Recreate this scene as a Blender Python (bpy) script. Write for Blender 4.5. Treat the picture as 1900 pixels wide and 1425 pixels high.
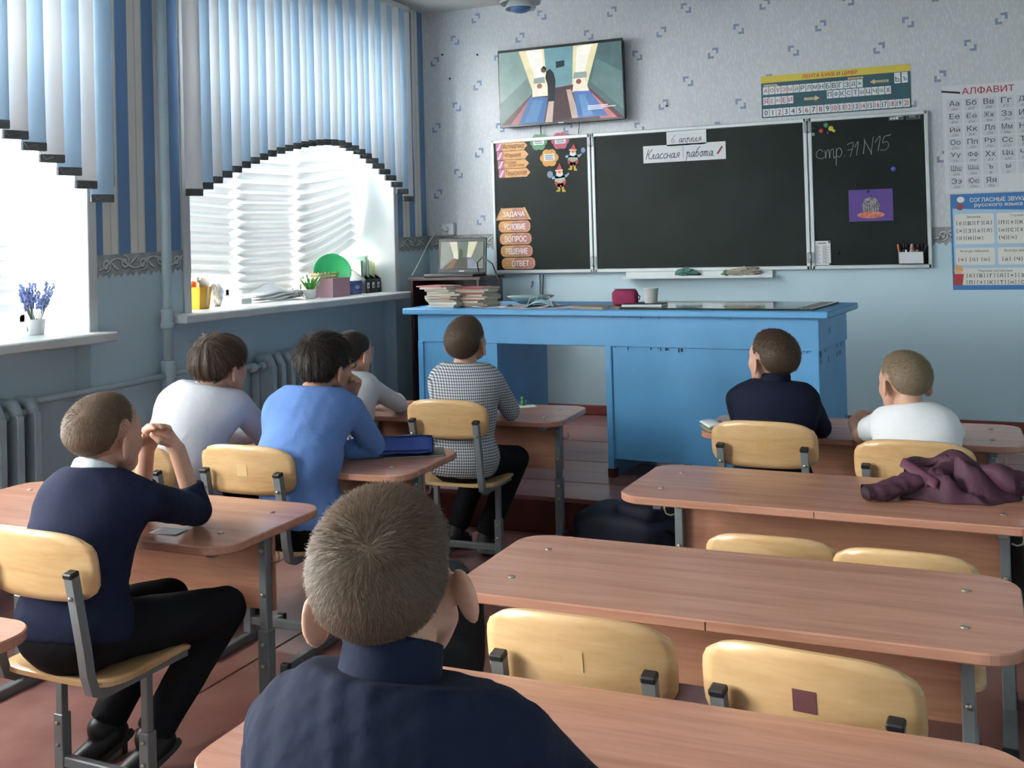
import bpy, bmesh, math, random
import numpy as np
from mathutils import Vector, Matrix

for o in list(bpy.data.objects): bpy.data.objects.remove(o)
SC = bpy.context.scene
COL = SC.collection
PI = math.pi

# ------------------------------------------------------------------ camera, sky, exposure
cam_data = bpy.data.cameras.new('camera')
cam = bpy.data.objects.new('camera', cam_data); COL.objects.link(cam)
YAW, PITCH, ROLL, FPX, PPX, PPY = 0.422465, 0.014399, -0.025979, 1975.574, 928.62, 425.168
_f = Vector((-math.sin(YAW)*math.cos(PITCH), math.cos(YAW)*math.cos(PITCH), math.sin(PITCH)))
_r = Vector((math.cos(YAW), math.sin(YAW), 0)); _u = _r.cross(_f)
_r2 = _r*math.cos(ROLL) + _u*math.sin(ROLL); _u2 = -_r*math.sin(ROLL) + _u*math.cos(ROLL)
_m = Matrix((_r2, _u2, -_f)).transposed().to_4x4(); _m.translation = (3.87348, -7.27078, 1.42162)
cam.matrix_world = _m
cam_data.sensor_width = 36.0; cam_data.sensor_fit = 'HORIZONTAL'
cam_data.lens = FPX/1900*36.0
cam_data.shift_x = (950-PPX)/1900; cam_data.shift_y = (PPY-712.5)/1900
cam_data.clip_start = .05; cam_data.clip_end = 200
SC.camera = cam

world = bpy.data.worlds.new('overcast_sky'); SC.world = world; world.use_nodes = True
_bg = world.node_tree.nodes['Background']
_bg.inputs['Color'].default_value = (1.0, .985, .975, 1); _bg.inputs['Strength'].default_value = 52.0
SC.view_settings.view_transform = 'Standard'; SC.view_settings.look = 'None'
SC.view_settings.gamma = 1.0; SC.view_settings.use_curve_mapping = False
SC.view_settings.exposure = 0.25
# the three window openings guide the sky light into the room
WINS = [(-2.75, -0.54, 1.10, 2.95), (-5.66, -3.45, 1.055, 2.95), (-8.55, -6.35, 1.055, 2.95)]
for (y0, y1, z0, z1) in WINS:
    la = bpy.data.lights.new('window_daylight', 'AREA'); la.shape = 'RECTANGLE'
    la.size = y1-y0; la.size_y = z1-z0; la.cycles.is_portal = True
    lo = bpy.data.objects.new('window_daylight', la); COL.objects.link(lo)
    lo.location = (-.44, (y0+y1)/2, (z0+z1)/2); lo.rotation_euler = (PI/2, 0, -PI/2)

# ------------------------------------------------------------------ materials
MATS = {}
def rgb(h):
    h = h.lstrip('#'); c = [int(h[i:i+2], 16)/255 for i in (0, 2, 4)]
    return tuple(x/12.92 if x <= .04045 else ((x+.055)/1.055)**2.4 for x in c) + (1,)
def mat(name, col, rough=.6, metal=0, noise=0, nscale=8, bump=0, bscale=60, stretch=(1,1,1), spec=.5, coat=0, sss=0, emit=None, coords='Object', second=None):
    if name in MATS: return MATS[name]
    m = bpy.data.materials.new(name); m.use_nodes = True; nt = m.node_tree; N = nt.nodes; L = nt.links
    b = N['Principled BSDF']; col = rgb(col) if isinstance(col, str) else tuple(col)+(1,)*(4-len(col))
    b.inputs['Base Color'].default_value = col; b.inputs['Roughness'].default_value = rough
    b.inputs['Metallic'].default_value = metal; b.inputs['Specular IOR Level'].default_value = spec
    if coat: b.inputs['Coat Weight'].default_value = coat; b.inputs['Coat Roughness'].default_value = .12
    if sss:
        b.inputs['Subsurface Weight'].default_value = sss; b.inputs['Subsurface Radius'].default_value = (.012, .004, .002); b.inputs['Subsurface Scale'].default_value = 1.0
    if emit:
        b.inputs['Emission Color'].default_value = col; b.inputs['Emission Strength'].default_value = emit
    if noise or bump:
        tc = N.new('ShaderNodeTexCoord'); mp = N.new('ShaderNodeMapping'); L.new(tc.outputs[coords], mp.inputs[0])
        mp.inputs['Scale'].default_value = stretch
    if noise:
        n = N.new('ShaderNodeTexNoise'); L.new(mp.outputs[0], n.inputs['Vector']); n.inputs['Scale'].default_value = nscale; n.inputs['Detail'].default_value = 5
        mx = N.new('ShaderNodeMix'); mx.data_type = 'RGBA'
        if second is not None:
            c1 = rgb(second) if isinstance(second, str) else tuple(second)+(1,); c0 = col
        else:
            c0 = tuple(max(0, x*(1-noise)) for x in col[:3])+(1,); c1 = tuple(min(1, x*(1+noise)) for x in col[:3])+(1,)
        mx.inputs['A'].default_value = c0; mx.inputs['B'].default_value = c1
        cr = N.new('ShaderNodeMapRange'); cr.inputs['From Min'].default_value = .3; cr.inputs['From Max'].default_value = .7
        L.new(n.outputs['Fac'], cr.inputs['Value']); L.new(cr.outputs['Result'], mx.inputs['Factor']); L.new(mx.outputs['Result'], b.inputs['Base Color'])
    if bump:
        n2 = N.new('ShaderNodeTexNoise'); L.new(mp.outputs[0], n2.inputs['Vector']); n2.inputs['Scale'].default_value = bscale; n2.inputs['Detail'].default_value = 3
        bp = N.new('ShaderNodeBump'); bp.inputs['Strength'].default_value = bump; bp.inputs['Distance'].default_value = .01
        L.new(n2.outputs['Fac'], bp.inputs['Height']); L.new(bp.outputs[0], b.inputs['Normal'])
    MATS[name] = m; return m
def nodes(m): return m.node_tree.nodes, m.node_tree.links, m.node_tree.nodes['Principled BSDF']
def wood(name, dark, light, scale, stretch, rough, bump=.05, coat=0, ring=4.0, contrast=(.25,.75)):
    m = mat(name, light, rough, coat=coat); N, L, b = nodes(m)
    tc = N.new('ShaderNodeTexCoord'); mp = N.new('ShaderNodeMapping'); mp.inputs['Scale'].default_value = stretch; L.new(tc.outputs['Object'], mp.inputs[0])
    oi = N.new('ShaderNodeObjectInfo'); vm = N.new('ShaderNodeVectorMath'); vm.operation = 'MULTIPLY_ADD'
    vm.inputs[1].default_value = (7.1, 3.3, 5.7); L.new(oi.outputs['Random'], vm.inputs[0]); L.new(mp.outputs[0], vm.inputs[2])
    n = N.new('ShaderNodeTexNoise'); n.inputs['Scale'].default_value = scale; n.inputs['Detail'].default_value = 6; n.inputs['Distortion'].default_value = .6; L.new(vm.outputs[0], n.inputs['Vector'])
    n2 = N.new('ShaderNodeTexNoise'); n2.inputs['Scale'].default_value = scale*ring; n2.inputs['Detail'].default_value = 2; L.new(vm.outputs[0], n2.inputs['Vector'])
    ad = N.new('ShaderNodeMath'); ad.operation = 'MULTIPLY_ADD'; ad.inputs[1].default_value = .45; L.new(n2.outputs['Fac'], ad.inputs[0]); L.new(n.outputs['Fac'], ad.inputs[2])
    mr = N.new('ShaderNodeMapRange'); mr.inputs['From Min'].default_value = contrast[0]+.22; mr.inputs['From Max'].default_value = contrast[1]+.22; L.new(ad.outputs[0], mr.inputs['Value'])
    mx = N.new('ShaderNodeMix'); mx.data_type = 'RGBA'; mx.inputs['A'].default_value = rgb(dark); mx.inputs['B'].default_value = rgb(light)
    L.new(mr.outputs['Result'], mx.inputs['Factor']); L.new(mx.outputs['Result'], b.inputs['Base Color'])
    if bump:
        bp = N.new('ShaderNodeBump'); bp.inputs['Strength'].default_value = bump; bp.inputs['Distance'].default_value = .004; L.new(ad.outputs[0], bp.inputs['Height']); L.new(bp.outputs[0], b.inputs['Normal'])
    return m
def sheet(name, col, trans=.5, rough=.8, tint=None, rib=0):
    """thin cloth or paper that lets daylight through"""
    m = bpy.data.materials.new(name); m.use_nodes = True; N = m.node_tree.nodes; L = m.node_tree.links; N.clear()
    o = N.new('ShaderNodeOutputMaterial'); d = N.new('ShaderNodeBsdfDiffuse'); t = N.new('ShaderNodeBsdfTranslucent'); mx = N.new('ShaderNodeMixShader')
    c = rgb(col); d.inputs[0].default_value = c; t.inputs[0].default_value = rgb(tint) if tint else c
    mx.inputs[0].default_value = trans; L.new(d.outputs[0], mx.inputs[1]); L.new(t.outputs[0], mx.inputs[2]); L.new(mx.outputs[0], o.inputs[0])
    if rib:
        tc = N.new('ShaderNodeTexCoord'); w = N.new('ShaderNodeTexWave'); w.bands_direction = 'Y'; w.inputs['Scale'].default_value = rib; L.new(tc.outputs['Object'], w.inputs['Vector'])
        mr = N.new('ShaderNodeMix'); mr.data_type = 'RGBA'; mr.inputs['A'].default_value = tuple(x*.86 for x in c[:3])+(1,); mr.inputs['B'].default_value = c
        L.new(w.outputs['Fac'], mr.inputs['Factor']); L.new(mr.outputs['Result'], d.inputs[0])
    MATS[name] = m; return m

# ------------------------------------------------------------------ mesh helpers
class MB:
    def __init__(s): s.v = []; s.f = []; s.mi = []; s.sm = []; s.cur = 0
    def add(s, v, f, M=None, smooth=False):
        n = len(s.v)
        if M is not None: v = [tuple(M @ Vector(p)) for p in v]
        s.v += [tuple(map(float, p)) for p in v]; s.f += [tuple(n+i for i in q) for q in f]; s.mi += [s.cur]*len(f); s.sm += [smooth]*len(f)
        return s
    def box(s, x0, x1, y0, y1, z0, z1, M=None, c=0):
        if c <= 0:
            v = [(x, y, z) for z in (z0, z1) for y in (y0, y1) for x in (x0, x1)]
            return s.add(v, [(0,2,3,1),(4,5,7,6),(0,1,5,4),(2,6,7,3),(0,4,6,2),(1,3,7,5)], M)
        bm = bmesh.new(); bmesh.ops.create_cube(bm, size=1)
        for q in bm.verts: q.co = ((x0+x1)/2+q.co.x*(x1-x0), (y0+y1)/2+q.co.y*(y1-y0), (z0+z1)/2+q.co.z*(z1-z0))
        c = min(c, .49*min(abs(x1-x0), abs(y1-y0), abs(z1-z0)))
        bmesh.ops.bevel(bm, geom=bm.edges[:], offset=c, segments=1, affect='EDGES')
        bm.verts.index_update()
        r = s.add([q.co[:] for q in bm.verts], [[q.index for q in fc.verts] for fc in bm.faces], M); bm.free(); return r
    def tube(s, path, r, n=8, square=False, cap=True, M=None, closed=False, smooth=True):
        P = [Vector(p) for p in path]; k = len(P); rr = r if hasattr(r, '__len__') else [r]*k
        T = []
        for i in range(k):
            if closed: d = P[(i+1) % k]-P[i-1]
            else: d = P[min(i+1, k-1)]-P[max(i-1, 0)]
            T.append(d.normalized() if d.length > 1e-9 else Vector((0, 0, 1)))
        a = Vector((1, 0, 0)) if abs(T[0].x) < .7 else Vector((0, 0, 1))
        if square: a = Vector((1, 0, 0)) if abs(T[0].x) < .9 else Vector((0, 1, 0))
        u = (a-T[0]*a.dot(T[0])).normalized(); vs = []
        if square: n = 4
        for i in range(k):
            u = (u-T[i]*u.dot(T[i])).normalized(); w = T[i].cross(u)
            for j in range(n):
                t = 2*PI*(j+(.5 if square else 0))/n; q = rr[i]*(1.41421 if square else 1)
                vs.append(tuple(P[i]+u*math.cos(t)*q+w*math.sin(t)*q))
        fs = []
        for i in range(k if closed else k-1):
            i2 = (i+1) % k
            for j in range(n): fs.append((i*n+j, i*n+(j+1) % n, i2*n+(j+1) % n, i2*n+j))
        if cap and not closed: fs += [tuple(range(n-1, -1, -1)), tuple((k-1)*n+j for j in range(n))]
        return s.add(vs, fs, M, smooth and not square)
    def lathe(s, prof, n=20, M=None, cap=True, smooth=True):
        vs = []; fs = []
        for (r, z) in prof:
            for j in range(n): vs.append((r*math.cos(2*PI*j/n), r*math.sin(2*PI*j/n), z))
        for i in range(len(prof)-1):
            for j in range(n): fs.append((i*n+j, i*n+(j+1) % n, (i+1)*n+(j+1) % n, (i+1)*n+j))
        if cap:
            if prof[0][0] > 1e-6: fs.append(tuple(range(n-1, -1, -1)))
            if prof[-1][0] > 1e-6: fs.append(tuple((len(prof)-1)*n+j for j in range(n)))
        return s.add(vs, fs, M, smooth)
    def prism(s, poly, t0, t1, plane='xy', c=0, M=None):
        """extrude a 2d outline (counter-clockwise) from t0 to t1 along the remaining axis"""
        n = len(poly); A = sum(poly[i][0]*poly[(i+1) % n][1]-poly[(i+1) % n][0]*poly[i][1] for i in range(n))
        if A < 0: poly = poly[::-1]
        def ring(t, inset):
            out = []
            for i in range(n):
                p0 = Vector(poly[i-1]); p = Vector(poly[i]); p1 = Vector(poly[(i+1) % n])
                if inset:
                    d = (p1-p0); d = d.normalized() if d.length > 1e-9 else Vector((1, 0)); p = p+Vector((-d.y, d.x))*inset
                out.append((p.x, p.y, t))
            return out
        rings = [ring(t0, c), ring(t0+c, 0), ring(t1-c, 0), ring(t1, c)] if c else [ring(t0, 0), ring(t1, 0)]
        vs = [q for r in rings for q in r]; fs = [tuple(range(n-1, -1, -1)), tuple((len(rings)-1)*n+j for j in range(n))]
        for i in range(len(rings)-1):
            for j in range(n): fs.append((i*n+j, i*n+(j+1) % n, (i+1)*n+(j+1) % n, (i+1)*n+j))
        if plane == 'xz': vs = [(x, -t, y) for x, y, t in vs]      # thickness grows toward -y
        elif plane == 'yz': vs = [(t, x, y) for x, y, t in vs]
        return s.add(vs, fs, M)
    def grid(s, fn, nu, nv, M=None, smooth=True, thick=0):
        P = [[Vector(fn(i/nu, j/nv)) for j in range(nv+1)] for i in range(nu+1)]
        vs = [tuple(p) for r in P for p in r]; w = nv+1
        fs = [(i*w+j, (i+1)*w+j, (i+1)*w+j+1, i*w+j+1) for i in range(nu) for j in range(nv)]
        if thick:
            N = []
            for i in range(nu+1):
                for j in range(nv+1):
                    a = P[min(i+1, nu)][j]-P[max(i-1, 0)][j]; b = P[i][min(j+1, nv)]-P[i][max(j-1, 0)]
                    q = a.cross(b); N.append(q.normalized() if q.length > 1e-12 else Vector((0, 0, 1)))
            k = len(vs); vs += [tuple(Vector(p)-N[i]*thick) for i, p in enumerate(vs)]
            fs += [tuple(k+i for i in q[::-1]) for q in fs]; nsm = len(fs)
            edge = [i*w for i in range(nu+1)]+[nu*w+j for j in range(1, nv+1)]+[i*w+nv for i in range(nu-1, -1, -1)]+[j for j in range(nv-1, 0, -1)]
            m = len(edge)
            for i in range(m): a, b = edge[i], edge[(i+1) % m]; fs.append((b, a, k+a, k+b))
        s.add(vs, fs, M, smooth)
        if thick:
            for i in range(len(s.sm)-(len(fs)-nsm), len(s.sm)): s.sm[i] = False
        return s
    def disc(s, r, h, n=12, M=None): return s.lathe([(r, 0), (r, h*.6), (r*.75, h)], n, M)
    def mesh(s, name):
        me = bpy.data.meshes.new(name); me.from_pydata(s.v, [], s.f)
        me.polygons.foreach_set('use_smooth', s.sm); me.polygons.foreach_set('material_index', s.mi); me.update(); return me
def link(name, data, m=None, parent=None, loc=None, rot=None):
    o = bpy.data.objects.new(name, data); COL.objects.link(o)
    if m is not None and data is not None:
        if len(data.materials) == 0:
            for q in (m if isinstance(m, (list, tuple)) else [m]): data.materials.append(q)
    if parent is not None: o.parent = parent
    if loc is not None: o.location = loc
    if rot is not None: o.rotation_euler = rot
    return o
def part(name, mb, m, parent=None, loc=None, rot=None): return link(name, mb.mesh(name), m, parent, loc, rot)
def tag(o, label=None, cat=None, group=None, kind=None):
    if label: o['label'] = label
    if cat: o['category'] = cat
    if group: o['group'] = group
    if kind: o['kind'] = kind
    return o
def thing(name, label, cat, loc=(0, 0, 0), rz=0, group=None):
    o = bpy.data.objects.new(name, None); COL.objects.link(o); o.location = loc; o.rotation_euler = (0, 0, rz); o.empty_display_size = .05
    return tag(o, label, cat, group)
def struct(name, mb, m, label=None): return tag(part(name, mb, m), label, None, None, 'structure')
def copy_tree(o, parent=None, memo=None):
    c = o.copy(); COL.objects.link(c); c.parent = parent
    for ch in CH.get(o, []): copy_tree(ch, c)
    return c
CH = {}
def index_children():
    CH.clear()
    for o in bpy.data.objects:
        if o.parent: CH.setdefault(o.parent, []).append(o)
def T(x, y, z): return Matrix.Translation((x, y, z))
def Rx(a): return Matrix.Rotation(a, 4, 'X')
def Ry(a): return Matrix.Rotation(a, 4, 'Y')
def Rz(a): return Matrix.Rotation(a, 4, 'Z')
def rrect(w, h, r, n=6, cx=0, cy=0):
    out = []
    for (sx, sy, a0) in ((1, 1, 0), (-1, 1, 90), (-1, -1, 180), (1, -1, 270)):
        for i in range(n+1):
            a = math.radians(a0+90*i/n); out.append((cx+sx*(w/2-r)+r*math.cos(a), cy+sy*(h/2-r)+r*math.sin(a)))
    return out
def circle(cx, cy, r, n=16, ry=None): return [(cx+r*math.cos(2*PI*i/n), cy+(ry or r)*math.sin(2*PI*i/n)) for i in range(n)]

# ------------------------------------------------------------------ lettering
DG = None
def text_geo(s, shear=0, space=1.0, bold=0):
    """flat letter shapes as 2d vertices and faces; outlines are filled by winding number"""
    from mathutils.geometry import delaunay_2d_cdt
    cu = bpy.data.curves.new('letters', 'FONT'); cu.body = s; cu.size = 1; cu.shear = shear; cu.space_character = space
    cu.resolution_u = 4; cu.fill_mode = 'NONE'
    o = bpy.data.objects.new('letters', cu); COL.objects.link(o)
    dg = bpy.context.evaluated_depsgraph_get(); me = bpy.data.meshes.new_from_object(o.evaluated_get(dg))
    P = [(p.co.x, p.co.y) for p in me.vertices]; nb = {}
    for e in me.edges:
        a, b = e.vertices; nb.setdefault(a, []).append(b); nb.setdefault(b, []).append(a)
    bpy.data.objects.remove(o); bpy.data.curves.remove(cu); bpy.data.meshes.remove(me)
    loops = []; seen = set()
    for st in sorted(nb):
        if st in seen: continue
        lp = [st]; seen.add(st); cur = st; nxt = max(nb[st]) if st+1 not in nb[st] else st+1
        while nxt not in seen:
            lp.append(nxt); seen.add(nxt); prev, cur = cur, nxt; c = [q for q in nb[cur] if q != prev]
            if not c: break
            nxt = c[0]
        if len(lp) > 2: loops.append([P[i] for i in lp])
    if not loops: return [], []
    # non-zero winding fill, so that strokes crossing themselves stay solid
    vs = []; ed = []; A = []; B = []
    for L in loops:
        n = len(vs); m = len(L); vs += [Vector(p) for p in L]; ed += [(n+i, n+(i+1) % m) for i in range(m)]; A += L; B += L[1:]+L[:1]
    r = delaunay_2d_cdt(vs, ed, [], 0, 1e-5); V = [(p.x, p.y) for p in r[0]]; F = [tuple(q) for q in r[2]]
    A, B = np.array(A), np.array(B); C = np.array([np.mean([V[i] for i in q], axis=0) for q in F]); w = np.zeros(len(F), int)
    for k in range(len(F)):
        x, y = C[k]; sd = (B[:, 0]-A[:, 0])*(y-A[:, 1])-(x-A[:, 0])*(B[:, 1]-A[:, 1])
        w[k] = ((A[:, 1] <= y) & (B[:, 1] > y) & (sd > 0)).sum()-((A[:, 1] > y) & (B[:, 1] <= y) & (sd < 0)).sum()
    return V, [F[k] for k in range(len(F)) if w[k]]
_TC = {}
def put_text(mb, s, x0, x1, z0, z1, y, shear=0, bold=0, keep=False, rot=0, space=1.0):
    """fit lettering into a box on a plane facing -y (x right, z up)"""
    if bold:
        d = bold*min(.9*(z1-z0), .02)
        for (ax_, az_) in ((-d, 0), (d, 0), (0, d*.7), (0, -d*.7)): put_text(mb, s, x0+ax_, x1+ax_, z0+az_, z1+az_, y-.00002*(ax_ > 0)-.00004*(az_ > 0)-.00006*(az_ < 0), shear, 0, keep, rot, space)
        return
    if len(s) == 1: keep = True
    key = (s, shear, space)
    if key not in _TC: _TC[key] = text_geo(s, shear, space, 0)
    v, f = _TC[key]
    if not v: return
    ax = min(p[0] for p in v); bx = max(p[0] for p in v); ay = min(p[1] for p in v); by = max(p[1] for p in v)
    sx = (x1-x0)/max(bx-ax, 1e-6); sy = (z1-z0)/max(by-ay, 1e-6)
    if keep: sx = sy = min(sx, sy)
    cx, cz = (x0+x1)/2, (z0+z1)/2; c, q = math.cos(rot), math.sin(rot); out = []
    for p in v:
        a = (p[0]-(ax+bx)/2)*sx; b = (p[1]-(ay+by)/2)*sy
        out.append((cx+a*c-b*q, y, cz+a*q+b*c))
    mb.add(out, f)
def flat(mb, poly, y): mb.add([(p[0], y, p[1]) for p in poly], [tuple(range(len(poly)))])
def rect(x0, x1, z0, z1): return [(x0, z0), (x1, z0), (x1, z1), (x0, z1)]
# ------------------------------------------------------------------ room shell
ZC = 3.217; XR = 6.3; YB = -9.3
PLZ = .18; PLY = -2.415
M_white = mat('white_paint', '#d9dcdc', .45, noise=.04, nscale=4)
M_ceil = mat('ceiling_whitewash', '#cfd0ce', .9, noise=.06, nscale=2)
M_paint = mat('blue_wall_paint', '#c0d6e0', .5, noise=.05, nscale=1.6, bump=.05, bscale=25)
def wallpaper_front():
    m = mat('front_wallpaper', '#b4b7bb', .8); N, L, b = nodes(m)
    tc = N.new('ShaderNodeTexCoord'); mp = N.new('ShaderNodeMapping'); mp.inputs['Scale'].default_value = (1, 1, .35); L.new(tc.outputs['Object'], mp.inputs[0])
    v = N.new('ShaderNodeTexVoronoi'); v.inputs['Scale'].default_value = 75; L.new(mp.outputs[0], v.inputs['Vector'])
    mr = N.new('ShaderNodeMapRange'); mr.inputs['From Min'].default_value = .1; mr.inputs['From Max'].default_value = .55; L.new(v.outputs['Distance'], mr.inputs['Value'])
    mx = N.new('ShaderNodeMix'); mx.data_type = 'RGBA'; mx.inputs['A'].default_value = rgb('#dcdddf'); mx.inputs['B'].default_value = rgb('#cdcfd3')
    L.new(mr.outputs[0], mx.inputs['Factor'])
    sp = N.new('ShaderNodeSeparateXYZ'); L.new(tc.outputs['Object'], sp.inputs[0])
    st = N.new('ShaderNodeMath'); st.operation = 'GREATER_THAN'; st.inputs[1].default_value = 1.44; L.new(sp.outputs['Z'], st.inputs[0])
    n = N.new('ShaderNodeTexNoise'); n.inputs['Scale'].default_value = 1.7; n.inputs['Detail'].default_value = 6; L.new(tc.outputs['Object'], n.inputs['Vector'])
    pm = N.new('ShaderNodeMix'); pm.data_type = 'RGBA'; pm.inputs['A'].default_value = rgb('#b9d3e0'); pm.inputs['B'].default_value = rgb('#c8dfe9'); L.new(n.outputs['Fac'], pm.inputs['Factor'])
    m2 = N.new('ShaderNodeMix'); m2.data_type = 'RGBA'; L.new(st.outputs[0], m2.inputs['Factor']); L.new(pm.outputs['Result'], m2.inputs['A']); L.new(mx.outputs['Result'], m2.inputs['B'])
    L.new(m2.outputs['Result'], b.inputs['Base Color'])
    rr = N.new('ShaderNodeMapRange'); rr.inputs['To Min'].default_value = .42; rr.inputs['To Max'].default_value = .85; L.new(st.outputs[0], rr.inputs['Value']); L.new(rr.outputs[0], b.inputs['Roughness'])
    mu = N.new('ShaderNodeMath'); mu.operation = 'MULTIPLY'; L.new(v.outputs['Distance'], mu.inputs[0]); L.new(st.outputs[0], mu.inputs[1])
    bp = N.new('ShaderNodeBump'); bp.inputs['Strength'].default_value = .25; bp.inputs['Distance'].default_value = .004; L.new(mu.outputs[0], bp.inputs['Height']); L.new(bp.outputs[0], b.inputs['Normal'])
    return m
def wallpaper_left():
    m = mat('striped_wallpaper', '#b9b4ad', .75); N, L, b = nodes(m)
    tc = N.new('ShaderNodeTexCoord'); sp = N.new('ShaderNodeSeparateXYZ'); L.new(tc.outputs['Object'], sp.inputs[0])
    a = N.new('ShaderNodeMath'); a.operation = 'MULTIPLY_ADD'; a.inputs[1].default_value = 1/.1845; a.inputs[2].default_value = (.075+.04)/.1845+60; L.new(sp.outputs['Y'], a.inputs[0])
    fr = N.new('ShaderNodeMath'); fr.operation = 'FRACT'; L.new(a.outputs[0], fr.inputs[0])
    cr = N.new('ShaderNodeValToRGB'); cr.color_ramp.interpolation = 'CONSTANT'; L.new(fr.outputs[0], cr.inputs[0])
    e = cr.color_ramp.elements; e[0].position = 0; e[0].color = rgb('#6485ad'); e[1].position = .44; e[1].color = rgb('#d9d4cc')
    for p, c in ((.70, '#bdb8ae'), (.74, '#dcd7cf'), (.95, '#c4c1bb')):
        q = e.new(p); q.color = rgb(c)
    n = N.new('ShaderNodeTexNoise'); n.inputs['Scale'].default_value = 2; L.new(tc.outputs['Object'], n.inputs['Vector'])
    pm = N.new('ShaderNodeMix'); pm.data_type = 'RGBA'; pm.inputs['A'].default_value = rgb('#b4c6d0'); pm.inputs['B'].default_value = rgb('#bdd0da'); L.new(n.outputs['Fac'], pm.inputs['Factor'])
    st = N.new('ShaderNodeMath'); st.operation = 'GREATER_THAN'; st.inputs[1].default_value = 1.40; L.new(sp.outputs['Z'], st.inputs[0])
    m2 = N.new('ShaderNodeMix'); m2.data_type = 'RGBA'; L.new(st.outputs[0], m2.inputs['Factor']); L.new(pm.outputs['Result'], m2.inputs['A']); L.new(cr.outputs['Color'], m2.inputs['B'])
    L.new(m2.outputs['Result'], b.inputs['Base Color'])
    rr = N.new('ShaderNodeMapRange'); rr.inputs['To Min'].default_value = .4; rr.inputs['To Max'].default_value = .8; L.new(st.outputs[0], rr.inputs['Value']); L.new(rr.outputs[0], b.inputs['Roughness'])
    return m
struct('ground', MB().box(-60, -.9, -60, 40, -1.6, -1.5), mat('wet_asphalt', '#8d8f90', .9, noise=.2, nscale=1))
WF = struct('wall_front', MB().box(-.5, XR+.2, 0, .2, -.1, ZC+.1), wallpaper_front())
mb = MB()
prev = .2
for (y0, y1, z0, z1) in WINS:
    mb.box(-.5, 0, y1, prev, -.1, ZC+.1)
    mb.box(-.5, 0, y0, y1, z1, ZC+.1)
    mb.box(-.5, -.1, y0, y1, -.1, z0-.03)
    prev = y0
mb.box(-.5, 0, YB-.2, prev, -.1, ZC+.1)
WL = struct('wall_left', mb, wallpaper_left())
struct('wall_right', MB().box(XR, XR+.2, YB-.2, .2, -.1, ZC+.1), M_paint)
struct('wall_back', MB().box(-.5, XR+.2, YB-.2, YB, -.1, ZC+.1), M_paint)
struct('ceiling', MB().box(-.5, XR+.2, YB-.2, .2, ZC, ZC+.15), M_ceil)

# floor of painted sheets running away from the camera, seams left open
M_floor = mat('red_brown_floor_paint', '#9a6d65', .33, noise=.5, nscale=5, bump=.12, bscale=14, second='#87574f', spec=.55)
M_fdark = mat('dark_gap', '#241416', .9)
FL = struct('floor', MB().box(-.5, XR+.2, YB-.2, .2, -.12, -.012), M_fdark)
xs = [-.5, .28, .91, 1.535, 2.16, 2.79, 3.42, 4.05, 4.68, 5.31, 6.5]
for i in range(len(xs)-1):
    part('floor_board', MB().box(xs[i]+.003, xs[i+1]-.003, YB-.2, PLY-.004, -.012, 0, c=.003), M_floor, FL)
# raised platform along the blackboard
M_plank = mat('worn_platform_paint', '#9a6c65', .34, noise=.5, nscale=4, bump=.15, bscale=12, second='#7f514b', stretch=(.25, 1, 1))
M_riser = mat('platform_riser_paint', '#5a2724', .5, noise=.2, nscale=5)
PLAT = struct('floor_platform', MB().box(0, XR, PLY+.02, 0, 0, PLZ-.024), M_riser)
ys = [0, -.11, -.44, -.72, -.985, -1.3, -1.56, -1.825, -2.075, PLY]
for i in range(len(ys)-1):
    part('platform_plank', MB().box(0, XR, ys[i+1]+.003, ys[i]-.003, PLZ-.024, PLZ+(.0015 if i % 2 else 0), c=.003), M_plank, PLAT)
part('riser_board', MB().box(0, XR, PLY+.001, PLY+.02, 0, PLZ-.025), M_riser, PLAT)
struct('baseboard_front', MB().box(0, XR, -.022, 0, PLZ, PLZ+.07, c=.006), mat('red_baseboard_paint', '#7c3a34', .4, noise=.15))
struct('baseboard_left', MB().box(0, .018, PLY+.01, 0, PLZ, PLZ+.07, c=.006), MATS['red_baseboard_paint'])

# printed wallpaper motifs on the front wall: pairs of little blue corners
mbm = MB(); mbd = MB()
def corner_mark(mb, cx, cz, s, sx, sz, y):
    t = s*.42
    flat(mb, [(cx, cz), (cx+sx*s, cz), (cx+sx*s, cz+sz*t), (cx+sx*t, cz+sz*t), (cx+sx*t, cz+sz*s), (cx, cz+sz*s)], y)
for ci in range(24):
    x = .087+ci*.1795
    for k in range(-1, 5):
        z = 1.822+k*.51+{0: 0, 1: .16, 2: -.19}[ci % 3]-.012*ci
        if z < 1.53 or z > ZC-.05: continue
        flip = 1 if ci % 2 == 0 else -1
        for sgn in (1, -1):
            corner_mark(mbm, x+sgn*flip*.036, z+sgn*.036, .040, -sgn*flip, -sgn, -.0006)
            flat(mbd, rect(x+sgn*flip*.012-.008, x+sgn*flip*.012+.008, z+sgn*.012-.008, z+sgn*.012+.008), -.0005)
o = part('wallpaper_motif', mbm, mat('motif_blue_print', '#8d96b4', .8, noise=.15, nscale=60), WF); o['kind'] = 'stuff'
o = part('wallpaper_motif_light', mbd, mat('motif_white_print', '#dcdcde', .8), WF); o['kind'] = 'stuff'
# little nails left in the wall
for (x, z) in ((.155, 2.89), (.452, 2.86), (.215, 2.70), (1.905, 2.36)):
    part('nail', MB().disc(.008, .012, 6, T(x, 0, z) @ Rx(PI/2)), mat('dark_nail', '#2b2a2a', .5), WF)

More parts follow.
